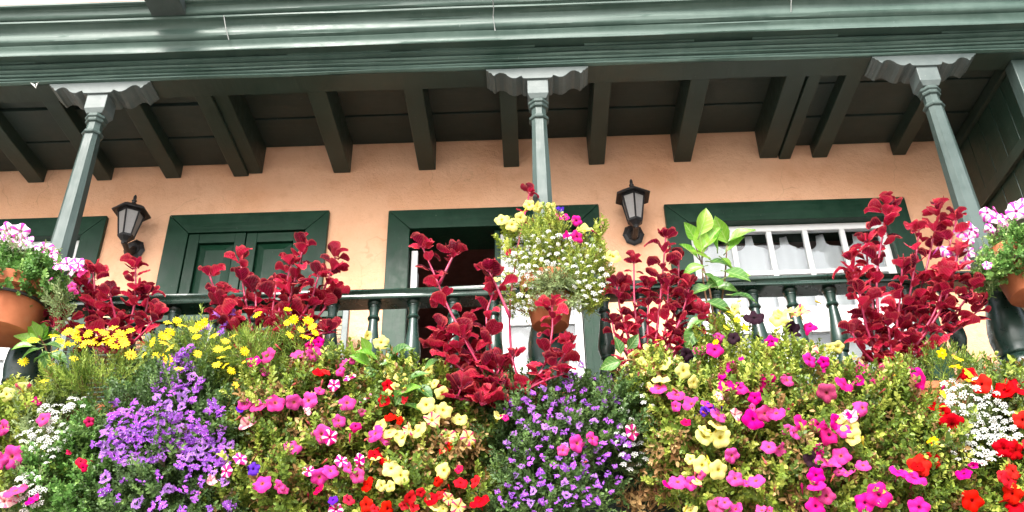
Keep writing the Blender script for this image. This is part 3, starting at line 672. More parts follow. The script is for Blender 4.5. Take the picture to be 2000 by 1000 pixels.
# ------------------------------------------------------------------ plant parts
def petunia_mesh(seed, fold=0.0):
    r = np.random.default_rng(seed); seg = 25; m_ = MB(); vs = []; fs = []
    ph = r.uniform(0, 6.28, 4); amp = r.uniform(.03, .08)
    rings = [(.05, -.26), (.14, -.07), (.48, .015), (.80, .03), (1.0, .0)]
    for i, (rr, z) in enumerate(rings):
        for k in range(seg):
            a = 2 * math.pi * k / seg; lobe = .70 + .30 * abs(math.cos(2.5 * a)) ** .65
            if i < 2: lobe = 1
            elif i == 2: lobe = (1 + lobe) / 2
            q = rr * lobe * (1 + .04 * math.sin(3 * a + ph[0]))
            f = (rr - .2) / .8
            zz = z + max(0, f) * (amp * math.sin(5 * a + ph[1]) + .7 * amp * math.sin(11 * a + ph[2])) - (.10 if i == 4 else 0) * (.5 + .5 * math.sin(2 * a + ph[3]))
            cr = 1 - abs(math.cos(2.5 * a)); zz += max(0, f) * (-.16 * cr) + (.10 if i == 3 else (-.08 if i == 4 else 0)) * (1 - cr)
            x, y = q * math.cos(a), q * math.sin(a)
            if fold: zz += fold * max(0, f) * (y * y) * 1.2; y *= (1 - .35 * abs(fold) * max(0, f))
            vs.append((x, y, zz))
    n = len(rings)
    for i in range(n - 1):
        for k in range(seg): fs.append((i * seg + k, i * seg + (k + 1) % seg, (i + 1) * seg + (k + 1) % seg, (i + 1) * seg + k))
    fs.append(tuple(range(seg)))
    m_.add(vs, fs); m_.tube([(0, 0, -.24), (0, .03, -.7), (0, .1, -1.0)], [.09, .06, .035], 6)
    me = m_.mesh('flower', True); me.materials.append(PET['P']); return me
PETM = [petunia_mesh(s) for s in range(5)] + [petunia_mesh(20, .55), petunia_mesh(21, -.6), petunia_mesh(22, .9)]
def daisy_mesh(seed, n=12, w_=.20):
    r = np.random.default_rng(seed); m_ = MB()
    for k in range(n):
        a = 2 * math.pi * k / n + r.uniform(-.08, .08); L = r.uniform(.85, 1.0); d = r.uniform(-.12, .14); c, s = math.cos(a), math.sin(a)
        pts = [(.12, -w_ * .35, .02), (.55, -w_ * .62, .05 + d * .4), (L * .93, -w_ * .42, d), (L, 0, d - .02), (L * .93, w_ * .42, d), (.55, w_ * .62, .05 + d * .4), (.12, w_ * .35, .02)]
        m_.add([(x * c - y * s, x * s + y * c, z) for x, y, z in pts], [tuple(range(7))])
    m_.lathe([(.24, .02), (.22, .10), (.12, .16), (.001, .18)], 10, mi=1)
    me = m_.mesh('flower'); me.materials.append(M_daisy); me.materials.append(M_daisyc); return me
DAIM = [daisy_mesh(s) for s in range(3)]; BIDM = daisy_mesh(9, 6, .5)
def fan_mesh(seed, mat, nf=11):
    r = np.random.default_rng(seed); m_ = MB()
    for k in range(nf):
        a0 = k * 2.4; rad_ = .62 * math.sqrt((k + .1) / nf); cx, cy = rad_ * math.cos(a0) * 1.15 + r.uniform(-.1, .1), rad_ * math.sin(a0) * .75 + r.uniform(-.1, .1); h = r.uniform(-.18, .22); a = r.uniform(0, 6.28)
        tx, ty = r.uniform(-.7, .7), r.uniform(-.7, .7)
        for j in range(5):
            b = a + (j - 2) * .46 + r.uniform(-.07, .07); L = r.uniform(.34, .5); dx, dy = math.cos(b), math.sin(b); ww = .07
            pt = lambda x, y, z: (cx + x, cy + y, h + z + tx * x + ty * y)
            m_.add([pt(0, 0, 0), pt(dx * L * .62 + dy * ww, dy * L * .62 - dx * ww, .03), pt(dx * L, dy * L, -.03), pt(dx * L * .62 - dy * ww, dy * L * .62 + dx * ww, .03)], [(0, 1, 2, 3)])
        m_.add([(cx - .03, cy - .03, h + .02), (cx + .03, cy - .03, h + .02), (cx + .03, cy + .03, h + .02), (cx - .03, cy + .03, h + .02)], [(0, 1, 2, 3)], 1)
    me = m_.mesh('flower_cluster'); me.materials.append(mat); me.materials.append(M_aly); return me
FANM = [fan_mesh(1, M_fan), fan_mesh(2, M_fan), fan_mesh(3, M_fan2), fan_mesh(4, M_fan, 9)]
def aly_mesh(seed, nf=20):
    r = np.random.default_rng(seed); m_ = MB()
    for k in range(nf):
        a = k * 2.4; rr = .95 * math.sqrt((k + .4) / nf); h = .5 * (1 - rr * rr) + r.uniform(-.05, .05); cx, cy = rr * math.cos(a), rr * math.sin(a); s = r.uniform(.15, .22); b = r.uniform(0, 1.5)
        nx, ny = cx * .6, cy * .6
        for j in range(2):
            c1, s1 = math.cos(b + j * math.pi / 2), math.sin(b + j * math.pi / 2); u = np.array([c1, s1, -(c1 * nx + s1 * ny)]); v = np.array([-s1, c1, (s1 * nx - c1 * ny)]) * .42
            p = np.array([cx, cy, h + j * .01]); m_.add([p + s * (u + v), p + s * (-u + v), p + s * (-u - v), p + s * (u - v)], [(0, 1, 2, 3)])
    me = m_.mesh('flower_cluster'); me.materials.append(M_aly); return me
ALYM = [aly_mesh(1), aly_mesh(2, 14), aly_mesh(3, 17)]
def leaf_mesh(name, mat, seed, width, cup, curl, notch=0.0, nu=7, nv=5, petiole=.35, pointed=False):
    r = np.random.default_rng(seed); m_ = MB(); vs = []; fs = []; ed = []
    ph = r.uniform(0, 6.28, 3)
    for i in range(nu):
        t = i / (nu - 1)
        wv = width * (max(.34, (1 - abs(2 * t - 1.04) ** 2.5) ** .5 if abs(2 * t - 1.04) < 1 else 0) if not pointed else (math.sin(math.pi * t ** .72) ** .95)) if 0 < t < 1 else width * (.02 if pointed else (.46 if i else .22))
        for j in range(nv):
            s = -1 + 2 * j / (nv - 1); x = s * wv
            y = t * 1.0 - (notch * (1 - abs(s)) if i == nu - 1 else 0) - (.10 * abs(s) if i == 0 else 0)
            z = cup * (s * s) * wv / width * width - curl * (t - .35) ** 2 + .02 * math.sin(9 * t + ph[0]) * s + (r.uniform(-.045, .045) if not pointed else r.uniform(-.012, .012)) - .03 * math.cos(math.pi * s) * .5
            vs.append((x, y, z)); ed.append(1.0 if (j in (0, nv - 1) or i == nu - 1) else (.45 if i else .3))
    for i in range(nu - 1):
        for j in range(nv - 1): fs.append((i * nv + j, i * nv + j + 1, (i + 1) * nv + j + 1, (i + 1) * nv + j))
    m_.add(vs, fs)
    if petiole: m_.tube([(0, .03, -.01), (0, -petiole, -.06)], [.022, .026], 4, 1); ed += [0] * 8
    me = m_.mesh(name, True); me.materials.append(mat); me.materials.append(M_stemr if mat == M_ires else M_stemg)
    a = me.attributes.new('edge', 'FLOAT', 'POINT'); a.data.foreach_set('value', ed); return me
IREM = [leaf_mesh('leaf', M_ires, s, wd, cu, cr, .08, 8, 7) for s, wd, cu, cr in ((1, .50, .55, .3), (2, .54, .95, .5), (3, .50, -.5, .9), (4, .52, 1.35, .2), (5, .46, .4, 1.3), (6, .48, 1.0, -.5), (7, .52, .2, .1))]
HIBM = [leaf_mesh('leaf', M_hib, s, .33, .35, cr, 0, 8, 5, .25, True) for s, cr in ((11, .2), (12, .45), (13, .05))]
HIBD = [leaf_mesh('leaf', M_hibd, s, .34, .3, cr, 0, 8, 5, .25, True) for s, cr in ((14, .3), (15, .5))]

BUDM = MB().lathe([(.02, -1.0), (.10, -.6), (.13, -.1), (.20, .3), (.12, .62), (.02, .75)], 7).mesh('bud', True); BUDM.materials.append(PET['P'])
def frame(zdir, spin=None, ydir=None):
    z = Vector(zdir).normalized()
    if ydir is None:
        a = Vector((0, 0, 1)) if abs(z.z) < .95 else Vector((1, 0, 0)); x = a.cross(z).normalized()
    else:
        y = Vector(ydir); x = y.cross(z).normalized()
    y = z.cross(x); m_ = Matrix((x, y, z)).transposed()
    if spin is not None: m_ = m_ @ Matrix.Rotation(spin, 3, 'Z')
    return m_
def put(name, me, plant, pos, R, size, mat=None):
    o = link(bpy.data.objects.new(name, me)); o.parent = plant
    o.matrix_basis = Matrix.Translation(Vector(pos) - wloc(plant)) @ R.to_4x4() @ Matrix.Diagonal((size, size, size, 1))
    if mat is not None: o.material_slots[0].link = 'OBJECT'; o.material_slots[0].material = mat
    return o

# ------------------------------------------------------------------ foliage (sprigs joined per plant)
def sprig(kind, seed):
    r = np.random.default_rng(seed); V = []; Fc = []; T = []
    spec = {'pet': (18, .25, .058, 62, .0), 'dai': (15, .36, .026, 42, .3), 'sca': (14, .26, .060, 58, .0), 'aly': (16, .27, .030, 50, .2), 'lush': (16, .30, .085, 62, .0), 'dry': (7, .30, .05, 80, .6)}[kind]
    n, L, wd, tilt, br = spec
    for k in range(n):
        h = .15 + .85 * (k / (n - 1)) ** .9; az = k * 2.4 + r.uniform(-.4, .4); tl = rad(tilt * (1.05 - .5 * (k / n)) + r.uniform(-14, 14)); ll = L * r.uniform(.7, 1.15) * (1 - .25 * k / n); w2 = wd * r.uniform(.8, 1.2)
        d = np.array([math.sin(tl) * math.cos(az), math.sin(tl) * math.sin(az), math.cos(tl)]); s = np.array([-math.sin(az), math.cos(az), 0]); nn = np.cross(d, s)
        tw = r.uniform(-.5, .5); s2 = s * math.cos(tw) + nn * math.sin(tw); n2 = np.cross(d, s2)
        p = np.array([r.uniform(-.03, .03), r.uniform(-.03, .03), h])
        b = len(V); fold = r.uniform(.15, .45); dr = r.uniform(0, .25) * ll
        V += [p, p + d * ll * .32 + s2 * w2 * .9 + n2 * w2 * fold, p + d * ll * .68 + s2 * w2 * .8 + n2 * w2 * fold - np.array([0, 0, dr * .4]), p + d * ll - np.array([0, 0, dr]), p + d * ll * .68 - s2 * w2 * .8 + n2 * w2 * fold - np.array([0, 0, dr * .4]), p + d * ll * .32 - s2 * w2 * .9 + n2 * w2 * fold]
        Fc += [(b, b + 1, b + 2, b + 3), (b, b + 3, b + 4, b + 5)]; T += [r.uniform(-.13, .13)] * 6
    b = len(V); q = .012
    V += [np.array([-q, 0, -.4]), np.array([q, 0, -.4]), np.array([q * .5, q, 1.0]), np.array([-q * .5, q, 1.0])]; Fc.append((b, b + 1, b + 2, b + 3)); T += [0.05] * 4
    return np.array(V), np.array(Fc), np.array(T)
SPR = {k: [sprig(k, 100 + i) for i in range(5)] for k in ('pet', 'dai', 'sca', 'aly', 'lush', 'dry')}
LMAT = {'pet': M_pet_leaf, 'dai': M_dai_leaf, 'sca': M_sca_leaf, 'aly': M_aly_leaf, 'lush': M_lush_leaf, 'dry': M_dry}
SIZE = {'pet': (.075, .16), 'dai': (.065, .11), 'sca': (.07, .12), 'aly': (.07, .12), 'lush': (.07, .11), 'dry': (.08, .17)}
PPM = 325.0
class Blob:
    def __init__(s, px, py, rx, ry, Y, d):
        k = min(1, max(.35, (860 - py) / 80)); sil = math.sqrt(max(ry * ry - (d * .42 * PPM) ** 2, (.3 * ry) ** 2)) - 10
        ez = max(.3 * ry, ry * 1.05 * (1 - k) + sil * k); ex = rx - 12 * k
        s.c = at(px, py + 17 * k, Y); s.r = np.array([ex / PPM, d, ez / PPM * 1.08])
ALLB = []
def make_foliage(plant, blobs, kind, dens=1.0, mat=None, tint=(.5, .2), up=.5, dead=.06, name='foliage', clip=None, sz=1.0, inner=.35):
    Vs = []; Fs = []; Ts = []; off = 0
    for B in blobs:
        area = B.r[0] * B.r[2] * math.pi; N = int(4400 * (area + .35 * B.r[0] * B.r[1]) * dens) + 8
        u = rng.normal(size=(N, 3)); u /= np.linalg.norm(u, axis=1)[:, None]
        u[:, 1] = np.where(rng.random(N) < .7, -np.abs(u[:, 1]), u[:, 1])
        rr = inner + (1 - inner) * rng.random(N) ** .55; w0 = B.c + u * B.r; q1 = np.sin(24 * w0[:, 0] + 2 * np.sin(9 * w0[:, 2])) * np.cos(21 * w0[:, 2] + 4 * w0[:, 0]); q2 = np.sin(11 * w0[:, 0] - 5 * w0[:, 2]) * np.cos(9 * w0[:, 2] + 2)
        lump = 1 + .24 * q1 + .20 * q2 + rng.normal(0, .06, N)
        P = B.c + u * B.r * (rr * lump)[:, None]
        d = u * .9 + np.array([0, -.25, up]) + rng.normal(0, .38, (N, 3)); d /= np.linalg.norm(d, axis=1)[:, None]
        a = rng.normal(size=(N, 3)); x = np.cross(d, a); x /= np.linalg.norm(x, axis=1)[:, None]; y = np.cross(d, x)
        R = np.stack([x, y, d], 2); s = rng.uniform(*SIZE[kind], N) * sz
        keep = (rng.random(N) < .56 + .62 * (q1 + .7 * q2)); P, d, R, s = P[keep], d[keep], R[keep], s[keep]; N = len(P)
        P[:, 1] = np.minimum(P[:, 1], -1.11)
        tt = np.clip(rng.normal(tint[0] + .04, tint[1] * 1.4, N), .17, 1); tt = np.where(rng.random(N) < dead * .6, rng.uniform(0, .1, N), tt)
        var = rng.integers(0, 5, N)
        for k in range(5):
            idx = np.where(var == k)[0]
            if not len(idx): continue
            V, Fc, T = SPR[kind][k]
            W = np.einsum('nij,vj->nvi', R[idx], V) * s[idx][:, None, None] + (P[idx] - d[idx] * s[idx][:, None] * .5)[:, None, :]
            nv = len(V); Vs.append(W.reshape(-1, 3)); Fs.append((Fc[None] + (np.arange(len(idx)) * nv)[:, None, None] + off).reshape(-1, 4)); off += nv * len(idx)
            t0 = tt[idx][:, None]; jit = np.where(t0 < .11, 0.02, 1.0); Ts.append(np.clip(t0 + T[None] * jit, 0, 1).reshape(-1))
    V = np.concatenate(Vs); Fq = np.concatenate(Fs); T = np.concatenate(Ts); o0 = np.array(wloc(plant)); V = V - o0
    me = bpy.data.meshes.new(name); me.vertices.add(len(V)); me.vertices.foreach_set('co', V.astype(np.float32).ravel())
    me.loops.add(len(Fq) * 4); me.loops.foreach_set('vertex_index', Fq.astype(np.int32).ravel())
    me.polygons.add(len(Fq)); me.polygons.foreach_set('loop_start', np.arange(0, len(Fq) * 4, 4, dtype=np.int32))
    me.update(calc_edges=True); a = me.attributes.new('tint', 'FLOAT', 'POINT'); a.data.foreach_set('value', T.astype(np.float32))
    o = obj(name, me, mat or LMAT[kind], plant, tuple(o0)); o['kind'] = 'stuff'
    return o
def surf(px, py, default=-1.36, lift=.10):
    """where the sight line through a bloom first meets the leaf cushions"""
    d = ray(px, py); d = d / np.linalg.norm(d); best = None
    for B in ALLB:
        o_ = (CAM - B.c) / B.r; e = d / B.r; a = e @ e; b = o_ @ e; c = o_ @ o_ - .92; q = b * b - a * c
        if q > 0:
            t = (-b - math.sqrt(q)) / a
            if best is None or t < best: best = t
    if best is None: return at(px, py, default)
    p = CAM + d * (best - lift)
    return p if p[1] > -1.9 else at(px, py, -1.6)
def face(px, py, jit=.5, up=.2):
    return Vector((random.gauss(0, jit) + (px - 1000) / 4000 * -.3, -1, up + random.gauss(0, jit)))
def add_petunias(plant, L):
    L = list(L); L += [(x + random.choice((-1, 1)) * s_ * random.uniform(.55, .9), y + random.uniform(-.7, .7) * s_, s_ * random.uniform(.55, .9), c_) for x, y, s_, c_ in L if c_ in 'MPYR' and random.random() < .5]
    for (px, py, s, c) in L:
        p = surf(px, py); dist = np.linalg.norm(p - CAM); size = s / F * dist / 2 * 1.06
        k = random.choice([0, 1, 2, 3, 4, 0, 1, 2, 5, 6] if s > 22 else [0, 1, 2, 5, 6, 7])
        if c == 'W': k = random.choice([5, 6, 7])
        put('flower', PETM[k], plant, p, frame(face(px, py), random.uniform(0, 6.28)), size, PET[c])
        if random.random() < .4:
            bx_, by_ = px + random.uniform(-1.3, 1.3) * s, py + random.uniform(-1.1, 1.1) * s; q = surf(bx_, by_)
            put('bud', BUDM, plant, q, frame((random.gauss(0, .7), -.6, random.gauss(.3, .7)), 0), size * random.uniform(.5, .8), PET[c])
def add_daisies(plant, L, s=22, mesh=None, mat=None):
    for (px, py) in L:
        p = surf(px, py, -1.47, .11); dist = np.linalg.norm(p - CAM); size = s * random.uniform(.8, 1.1) / F * dist / 2
        put('flower', mesh or random.choice(DAIM), plant, p, frame(face(px, py, .5, .5), random.uniform(0, 6.28)), size, mat)
def poisson(ells, dmin, n, seed):
    r = random.Random(seed); out = []; tries = 0; W = [e[2] * e[3] for e in ells]
    while len(out) < n and tries < n * 60:
        tries += 1; e = r.choices(ells, W)[0]; a = r.uniform(0, 6.283); q = math.sqrt(r.random()); x, y = e[0] + e[2] * q * math.cos(a), e[1] + e[3] * q * math.sin(a)
        if all((x - u) ** 2 + (y - v) ** 2 > dmin * dmin for u, v in out): out.append((x, y))
    return out
def plant_at(name, px, py, Y, label, cat='plant', group=None):
    return empty(name, tuple(at(px, py, Y)), label, cat, group)

G_P, G_S, G_A, G_D, G_I = 'petunia plants on the balustrade', 'violet fan flower plants', 'white alyssum plants', 'yellow daisy bushes', 'tall red leafed plants'
# blobs: px, py, rx, ry, Y, depth
def BL(*rows): return [Blob(*q) for q in rows]
PL = []   # (plant, blobs, kind, args)
def plant(name, base, label, cat, group, blobs, kind, **kw):
    p = plant_at(name, *base, label, cat, group); bs = BL(*blobs); ALLB.extend(bs); PL.append((p, bs, kind, kw)); return p
pA = plant('petunia', (20, 900, -1.22), 'light green petunia with pink and striped blooms at far left edge', 'flower', G_P, [(25, 830, 70, 60, -1.30, .20), (15, 940, 80, 70, -1.34, .22), (-40, 860, 60, 90, -1.3, .2)], 'pet', tint=(.72, .15), dead=.02)
aA = plant('alyssum', (110, 900, -1.22), 'white alyssum below the left daisy bush', 'flower', G_A, [(105, 870, 70, 75, -1.33, .20), (140, 805, 80, 38, -1.27, .15), (80, 980, 60, 60, -1.38, .2)], 'aly', tint=(.55, .2), dead=.08)
lA = plant('leafy_plant', (180, 940, -1.24), 'lush green leafy cushion left of the violet flowers', 'plant', None, [(190, 830, 55, 45, -1.32, .18), (160, 960, 95, 75, -1.38, .22), (215, 880, 60, 60, -1.34, .2)], 'lush', tint=(.55, .2), dead=.02)
sA = plant('fan_flower', (330, 940, -1.22), 'large violet fan flower cushion hanging below the left daisies', 'flower', G_S, [(320, 850, 125, 95, -1.40, .24), (330, 970, 150, 90, -1.42, .24), (340, 755, 75, 70, -1.32, .18), (425, 860, 75, 100, -1.36, .2)], 'sca', tint=(.5, .2), dead=.04)
dA = plant('daisy_bush', (190, 790, -1.22), 'feathery yellow daisy bush at left beneath the red leaves', 'flower', G_D, [(190, 738, 105, 62, -1.30, .20), (130, 730, 50, 40, -1.28, .15)], 'dai', tint=(.62, .2), up=.9, dead=.06)
dB = plant('daisy_bush', (450, 790, -1.22), 'yellow daisy bush around the second red leafed plant', 'flower', G_D, [(400, 690, 85, 70, -1.28, .18), (500, 700, 90, 60, -1.30, .18), (590, 680, 60, 55, -1.27, .15), (430, 760, 60, 50, -1.3, .16)], 'dai', tint=(.5, .2), up=.8, dead=.08)
pB = plant('petunia', (590, 930, -1.22), 'petunia cushion with many pink blooms left of centre', 'flower', G_P, [(560, 820, 110, 85, -1.36, .22), (660, 760, 85, 75, -1.32, .2), (560, 940, 130, 90, -1.38, .24), (690, 900, 95, 110, -1.38, .22)], 'pet', tint=(.5, .2), dead=.16)
pC = plant('petunia', (810, 930, -1.22), 'petunia cushion crowded with pale yellow blooms at centre', 'flower', G_P, [(800, 830, 95, 85, -1.36, .22), (860, 790, 70, 60, -1.34, .2), (820, 950, 110, 80, -1.38, .22), (790, 740, 80, 45, -1.28, .15)], 'pet', tint=(.5, .2), dead=.2)
pD = plant('petunia', (890, 1000, -1.22), 'petunia with clear red blooms below the pale yellow ones', 'flower', G_P, [(900, 960, 75, 70, -1.38, .2), (760, 1010, 90, 40, -1.38, .2), (920, 870, 45, 60, -1.33, .16)], 'pet', tint=(.42, .2), dead=.22)
sB = plant('fan_flower', (1080, 950, -1.22), 'violet fan flower cushion below the middle pot', 'flower', G_S, [(1080, 850, 130, 90, -1.38, .22), (1060, 960, 120, 90, -1.40, .22), (1165, 860, 70, 90, -1.35, .2), (1150, 775, 75, 45, -1.28, .15), (1000, 880, 60, 90, -1.34, .18)], 'sca', tint=(.52, .2), dead=.05)
aB = plant('alyssum', (1240, 860, -1.20), 'straggling white alyssum hanging right of the second violet cushion', 'flower', G_A, [(1240, 800, 36, 60, -1.27, .13), (1255, 880, 32, 50, -1.28, .12)], 'aly', tint=(.5, .2), dead=.15)
pE = plant('petunia', (1350, 880, -1.22), 'petunia cushion with pale yellow and pink blooms beside the fourth red plant', 'flower', G_P, [(1320, 770, 90, 65, -1.33, .2), (1390, 830, 100, 85, -1.37, .22), (1395, 930, 85, 75, -1.36, .2), (1275, 720, 50, 40, -1.28, .14)], 'pet', tint=(.6, .18), dead=.12)
pF = plant('petunia', (1500, 760, -1.20), 'airy petunia with almost black blooms in front of the white window', 'flower', G_P, [(1440, 690, 75, 60, -1.28, .15), (1540, 705, 85, 45, -1.28, .15), (1460, 750, 80, 50, -1.32, .18), (1550, 755, 80, 45, -1.32, .18)], 'pet', tint=(.72, .18), up=1.2, dead=.06, dens=.5)
pG = plant('petunia', (1580, 940, -1.22), 'petunia cushion with bright pink blooms right of centre', 'flower', G_P, [(1520, 840, 100, 80, -1.37, .22), (1630, 840, 90, 90, -1.38, .22), (1560, 950, 130, 80, -1.38, .22), (1480, 920, 70, 80, -1.36, .2), (1650, 770, 70, 50, -1.33, .18)], 'pet', tint=(.55, .2), dead=.16)
pH = plant('petunia', (1750, 940, -1.22), 'petunia with large magenta blooms under the tall red plant at right', 'flower', G_P, [(1740, 780, 75, 60, -1.33, .18), (1760, 880, 80, 70, -1.36, .2), (1730, 970, 110, 70, -1.38, .22)], 'pet', tint=(.5, .2), dead=.22)
dC = plant('bidens', (1840, 790, -1.20), 'small golden bidens bush right of the tall red plant', 'flower', None, [(1845, 715, 55, 55, -1.28, .15), (1800, 760, 60, 60, -1.3, .16)], 'dai', tint=(.5, .2), up=.8, dead=.05)
aC = plant('alyssum', (1910, 880, -1.22), 'dense white alyssum cushion at the right edge', 'flower', G_A, [(1905, 810, 80, 70, -1.35, .2), (1940, 870, 70, 50, -1.36, .2)], 'aly', tint=(.5, .2), dead=.06)
pI = plant('petunia', (1930, 960, -1.22), 'petunia with scarlet blooms around the white cushion at right', 'flower', G_P, [(1900, 950, 110, 70, -1.37, .2), (2000, 880, 60, 120, -1.36, .2), (1990, 780, 50, 50, -1.3, .16), (1850, 880, 60, 50, -1.34, .18)], 'pet', tint=(.45, .2), dead=.1)
pL = plant('petunia', (20, 560, -1.31), 'striped lilac petunia filling the large left pot', 'flower', 'petunias in the hanging pots', [(20, 535, 85, 60, -1.34, .22), (105, 545, 50, 50, -1.36, .16), (-60, 560, 60, 60, -1.3, .2), (140, 545, 28, 28, -1.34, .08)], 'lush', tint=(.42, .18), dead=.03)
pR = plant('petunia', (1975, 540, -1.30), 'striped lilac petunia filling the right pot', 'flower', 'petunias in the hanging pots', [(1965, 495, 65, 60, -1.32, .2), (1915, 520, 36, 40, -1.33, .14), (2030, 490, 50, 60, -1.3, .2)], 'lush', tint=(.62, .2), dead=.05)
aP = plant('alyssum', (1085, 545, -1.25), 'white alyssum and petunias spilling over the middle pot', 'flower', G_A, [(1035, 520, 65, 55, -1.28, .16), (1130, 530, 65, 55, -1.28, .16), (1085, 470, 85, 55, -1.26, .17), (1020, 570, 46, 36, -1.30, .12), (1155, 570, 42, 32, -1.30, .10)], 'aly', tint=(.72, .18), up=.6, dead=.05, dens=1.2, mat=M_pet_leaf)
KW = dict(dens=1.0)
for p, bs, kind, kw in PL: make_foliage(p, bs, kind, **{**KW, **kw})
# leggier shoots, seed heads and dead growth
def extra(p, rows, kind, **kw): make_foliage(p, BL(*rows), kind, **kw)
for p, bs, kind, kw in PL:
    if kind in ('pet', 'sca', 'dai'): make_foliage(p, bs, kind, **{**kw, 'dens': .05 * kw.get('dens', 1), 'sz': 1.2, 'inner': .97, 'dead': .15, 'name': 'long_shoots', 'tint': (.5, .2)})
extra(aP, [(990, 470, 28, 60, -1.27, .08), (1150, 455, 40, 50, -1.26, .1), (1080, 440, 30, 45, -1.25, .08), (1180, 510, 25, 40, -1.28, .08)], 'pet', dens=.3, tint=(.78, .15), up=1.4, name='shoots', dead=.0)
extra(aP, [(1080, 540, 50, 26, -1.42, .05), (1060, 575, 20, 20, -1.42, .04), (1115, 575, 20, 30, -1.40, .05)], 'aly', dens=1.3, tint=(.6, .2), up=-.2, name='trailing_stems', dead=.2)
extra(pA, [(30, 800, 60, 25, -1.28, .1)], 'pet', dens=.6, tint=(.85, .1), up=1.2, name='shoots', dead=0)
extra(pL, [(125, 580, 40, 45, -1.38, .1), (60, 480, 70, 30, -1.32, .14)], 'aly', dens=.8, tint=(.6, .2), name='shoots')
extra(pR, [(1925, 500, 40, 50, -1.34, .1), (1960, 450, 45, 30, -1.32, .12)], 'aly', dens=.9, tint=(.7, .2), name='shoots', up=.9)
for p, rows in ((pB, [(560, 800, 60, 50, -1.38, .2), (620, 900, 110, 90, -1.38, .2), (500, 850, 40, 50, -1.36, .18)]), (pC, [(840, 910, 110, 60, -1.38, .2), (900, 870, 50, 50, -1.36, .16)]), (pE, [(1300, 860, 40, 70, -1.33, .16), (1370, 880, 80, 40, -1.36, .18)]),
                (pG, [(1560, 910, 120, 70, -1.38, .2), (1500, 800, 70, 40, -1.36, .2)]), (pH, [(1715, 830, 40, 90, -1.32, .12), (1760, 900, 60, 60, -1.36, .18)]), (pD, [(900, 960, 70, 50, -1.38, .18)]), (aB, [(1250, 930, 40, 60, -1.26, .1)])):
    make_foliage(p, BL(*rows), 'dry', dens=.38, tint=(.45, .25), up=-.3, dead=0, name='dry_stalks', inner=.7)

# ------------------------------------------------------------------ blooms, each its own object
def PP(s): return [(int(a), int(b), int(c), d) for a, b, c, d in (q.split(',') for q in s.split())]
add_petunias(pA, PP('12,770,26,Y 45,766,38,T 72,785,20,M 83,818,26,P 5,835,28,P 22,892,42,P 30,957,40,P 8,978,38,W 60,977,20,M'))
add_petunias(lA, PP('174,824,18,C 158,900,22,C 162,914,16,C 135,883,11,C'))
add_petunias(pB, PP('495,705,28,M 522,694,34,P 520,724,24,P 586,690,36,P 610,692,30,P 622,668,22,M 598,722,32,R 623,726,24,R 664,724,22,P 670,708,20,P 682,736,26,S 652,752,24,S 714,776,28,S 678,786,34,P 478,788,28,P 506,792,36,P 538,786,38,P 574,786,32,P 602,782,36,P 598,804,20,W 662,821,28,P 695,832,24,M 628,848,38,P 645,854,30,S 572,873,34,P 667,900,26,S 701,899,26,S 603,919,26,S 624,932,34,P 646,919,32,P 697,929,30,P 512,944,36,P 621,956,24,C 656,994,28,S 682,976,24,C 650,976,20,V 556,956,18,P 470,895,28,S 441,920,26,S 413,938,24,W 484,828,34,W 494,916,26,V 470,800,22,V'))
add_petunias(pC, PP('744,668,32,Y 646,686,20,Y 634,700,28,Y 758,724,24,Y 782,740,30,Y 800,706,24,Y 836,722,30,Y 862,738,26,Y 772,756,20,Y 832,790,36,Y 866,800,38,Y 844,820,36,T 876,850,36,T 742,830,28,Y 760,844,32,Y 786,854,36,Y 816,840,38,Y 798,838,28,T 764,914,36,Y 784,928,38,Y 746,948,24,Y 868,918,36,Y 850,990,26,Y 876,974,26,T 896,990,32,T 898,818,32,Y 916,854,34,T 974,812,28,Y 732,846,38,P'))
add_petunias(pD, PP('756,754,26,R 750,782,28,R 762,814,24,R 716,946,30,R 732,887,28,R 752,900,22,R 714,986,30,R 758,994,32,R 800,972,28,R 808,990,26,R 842,974,28,R 852,940,22,R 900,942,28,R 927,940,26,R 936,978,40,R 876,872,20,R 896,916,18,C 792,782,18,R'))
add_petunias(sB, PP('940,798,36,M 1128,866,34,P 1158,856,30,P 988,816,14,M'))
add_petunias(pE, PP('1236,843,32,S 1242,698,36,Y 1274,688,38,Y 1260,722,36,T 1292,740,36,Y 1238,740,22,Y 1286,758,34,P 1298,710,32,Y 1320,710,26,P 1336,724,34,Y 1320,770,36,P 1350,788,36,P 1402,830,36,Y 1376,852,36,Y 1406,854,40,Y 1340,824,20,C 1372,908,36,Y 1404,918,38,Y 1362,940,20,Y 1324,940,38,P 1304,946,24,M 1348,944,28,P 1348,996,28,Y 1400,988,36,D 1388,796,24,V 1376,804,20,V 1404,810,36,P 1436,810,26,W'))
add_petunias(pF, PP('1473,619,40,B 1548,646,40,B 1432,660,26,B 1342,692,28,B 1520,620,36,Y 1562,612,38,T 1540,606,24,Y 1434,604,26,Y 1582,682,32,T 1540,634,24,Y 1372,682,40,P 1396,682,34,M 1412,726,40,M 1430,716,24,M 1418,752,34,M 1446,756,34,M 1402,772,24,W 1504,752,42,M 1538,742,28,P 1528,719,18,C 1508,666,28,M 1582,702,30,M 1582,636,32,M 1636,678,24,Y'))
add_petunias(pG, PP('1472,818,42,M 1494,808,32,P 1516,806,36,P 1430,890,30,P 1502,872,32,P 1556,844,28,P 1436,934,32,P 1476,938,34,P 1436,994,30,P 1488,996,26,P 1596,828,36,M 1620,848,38,M 1634,824,32,M 1648,840,28,P 1662,836,36,Y 1666,856,28,Y 1596,880,28,M 1642,890,36,P 1624,908,32,P 1658,924,30,P 1686,908,28,P 1594,928,32,M 1594,946,34,M 1614,968,32,D 1594,988,36,M 1590,898,38,B 1628,728,38,M 1650,750,38,M 1614,768,38,D 1660,812,32,W'))
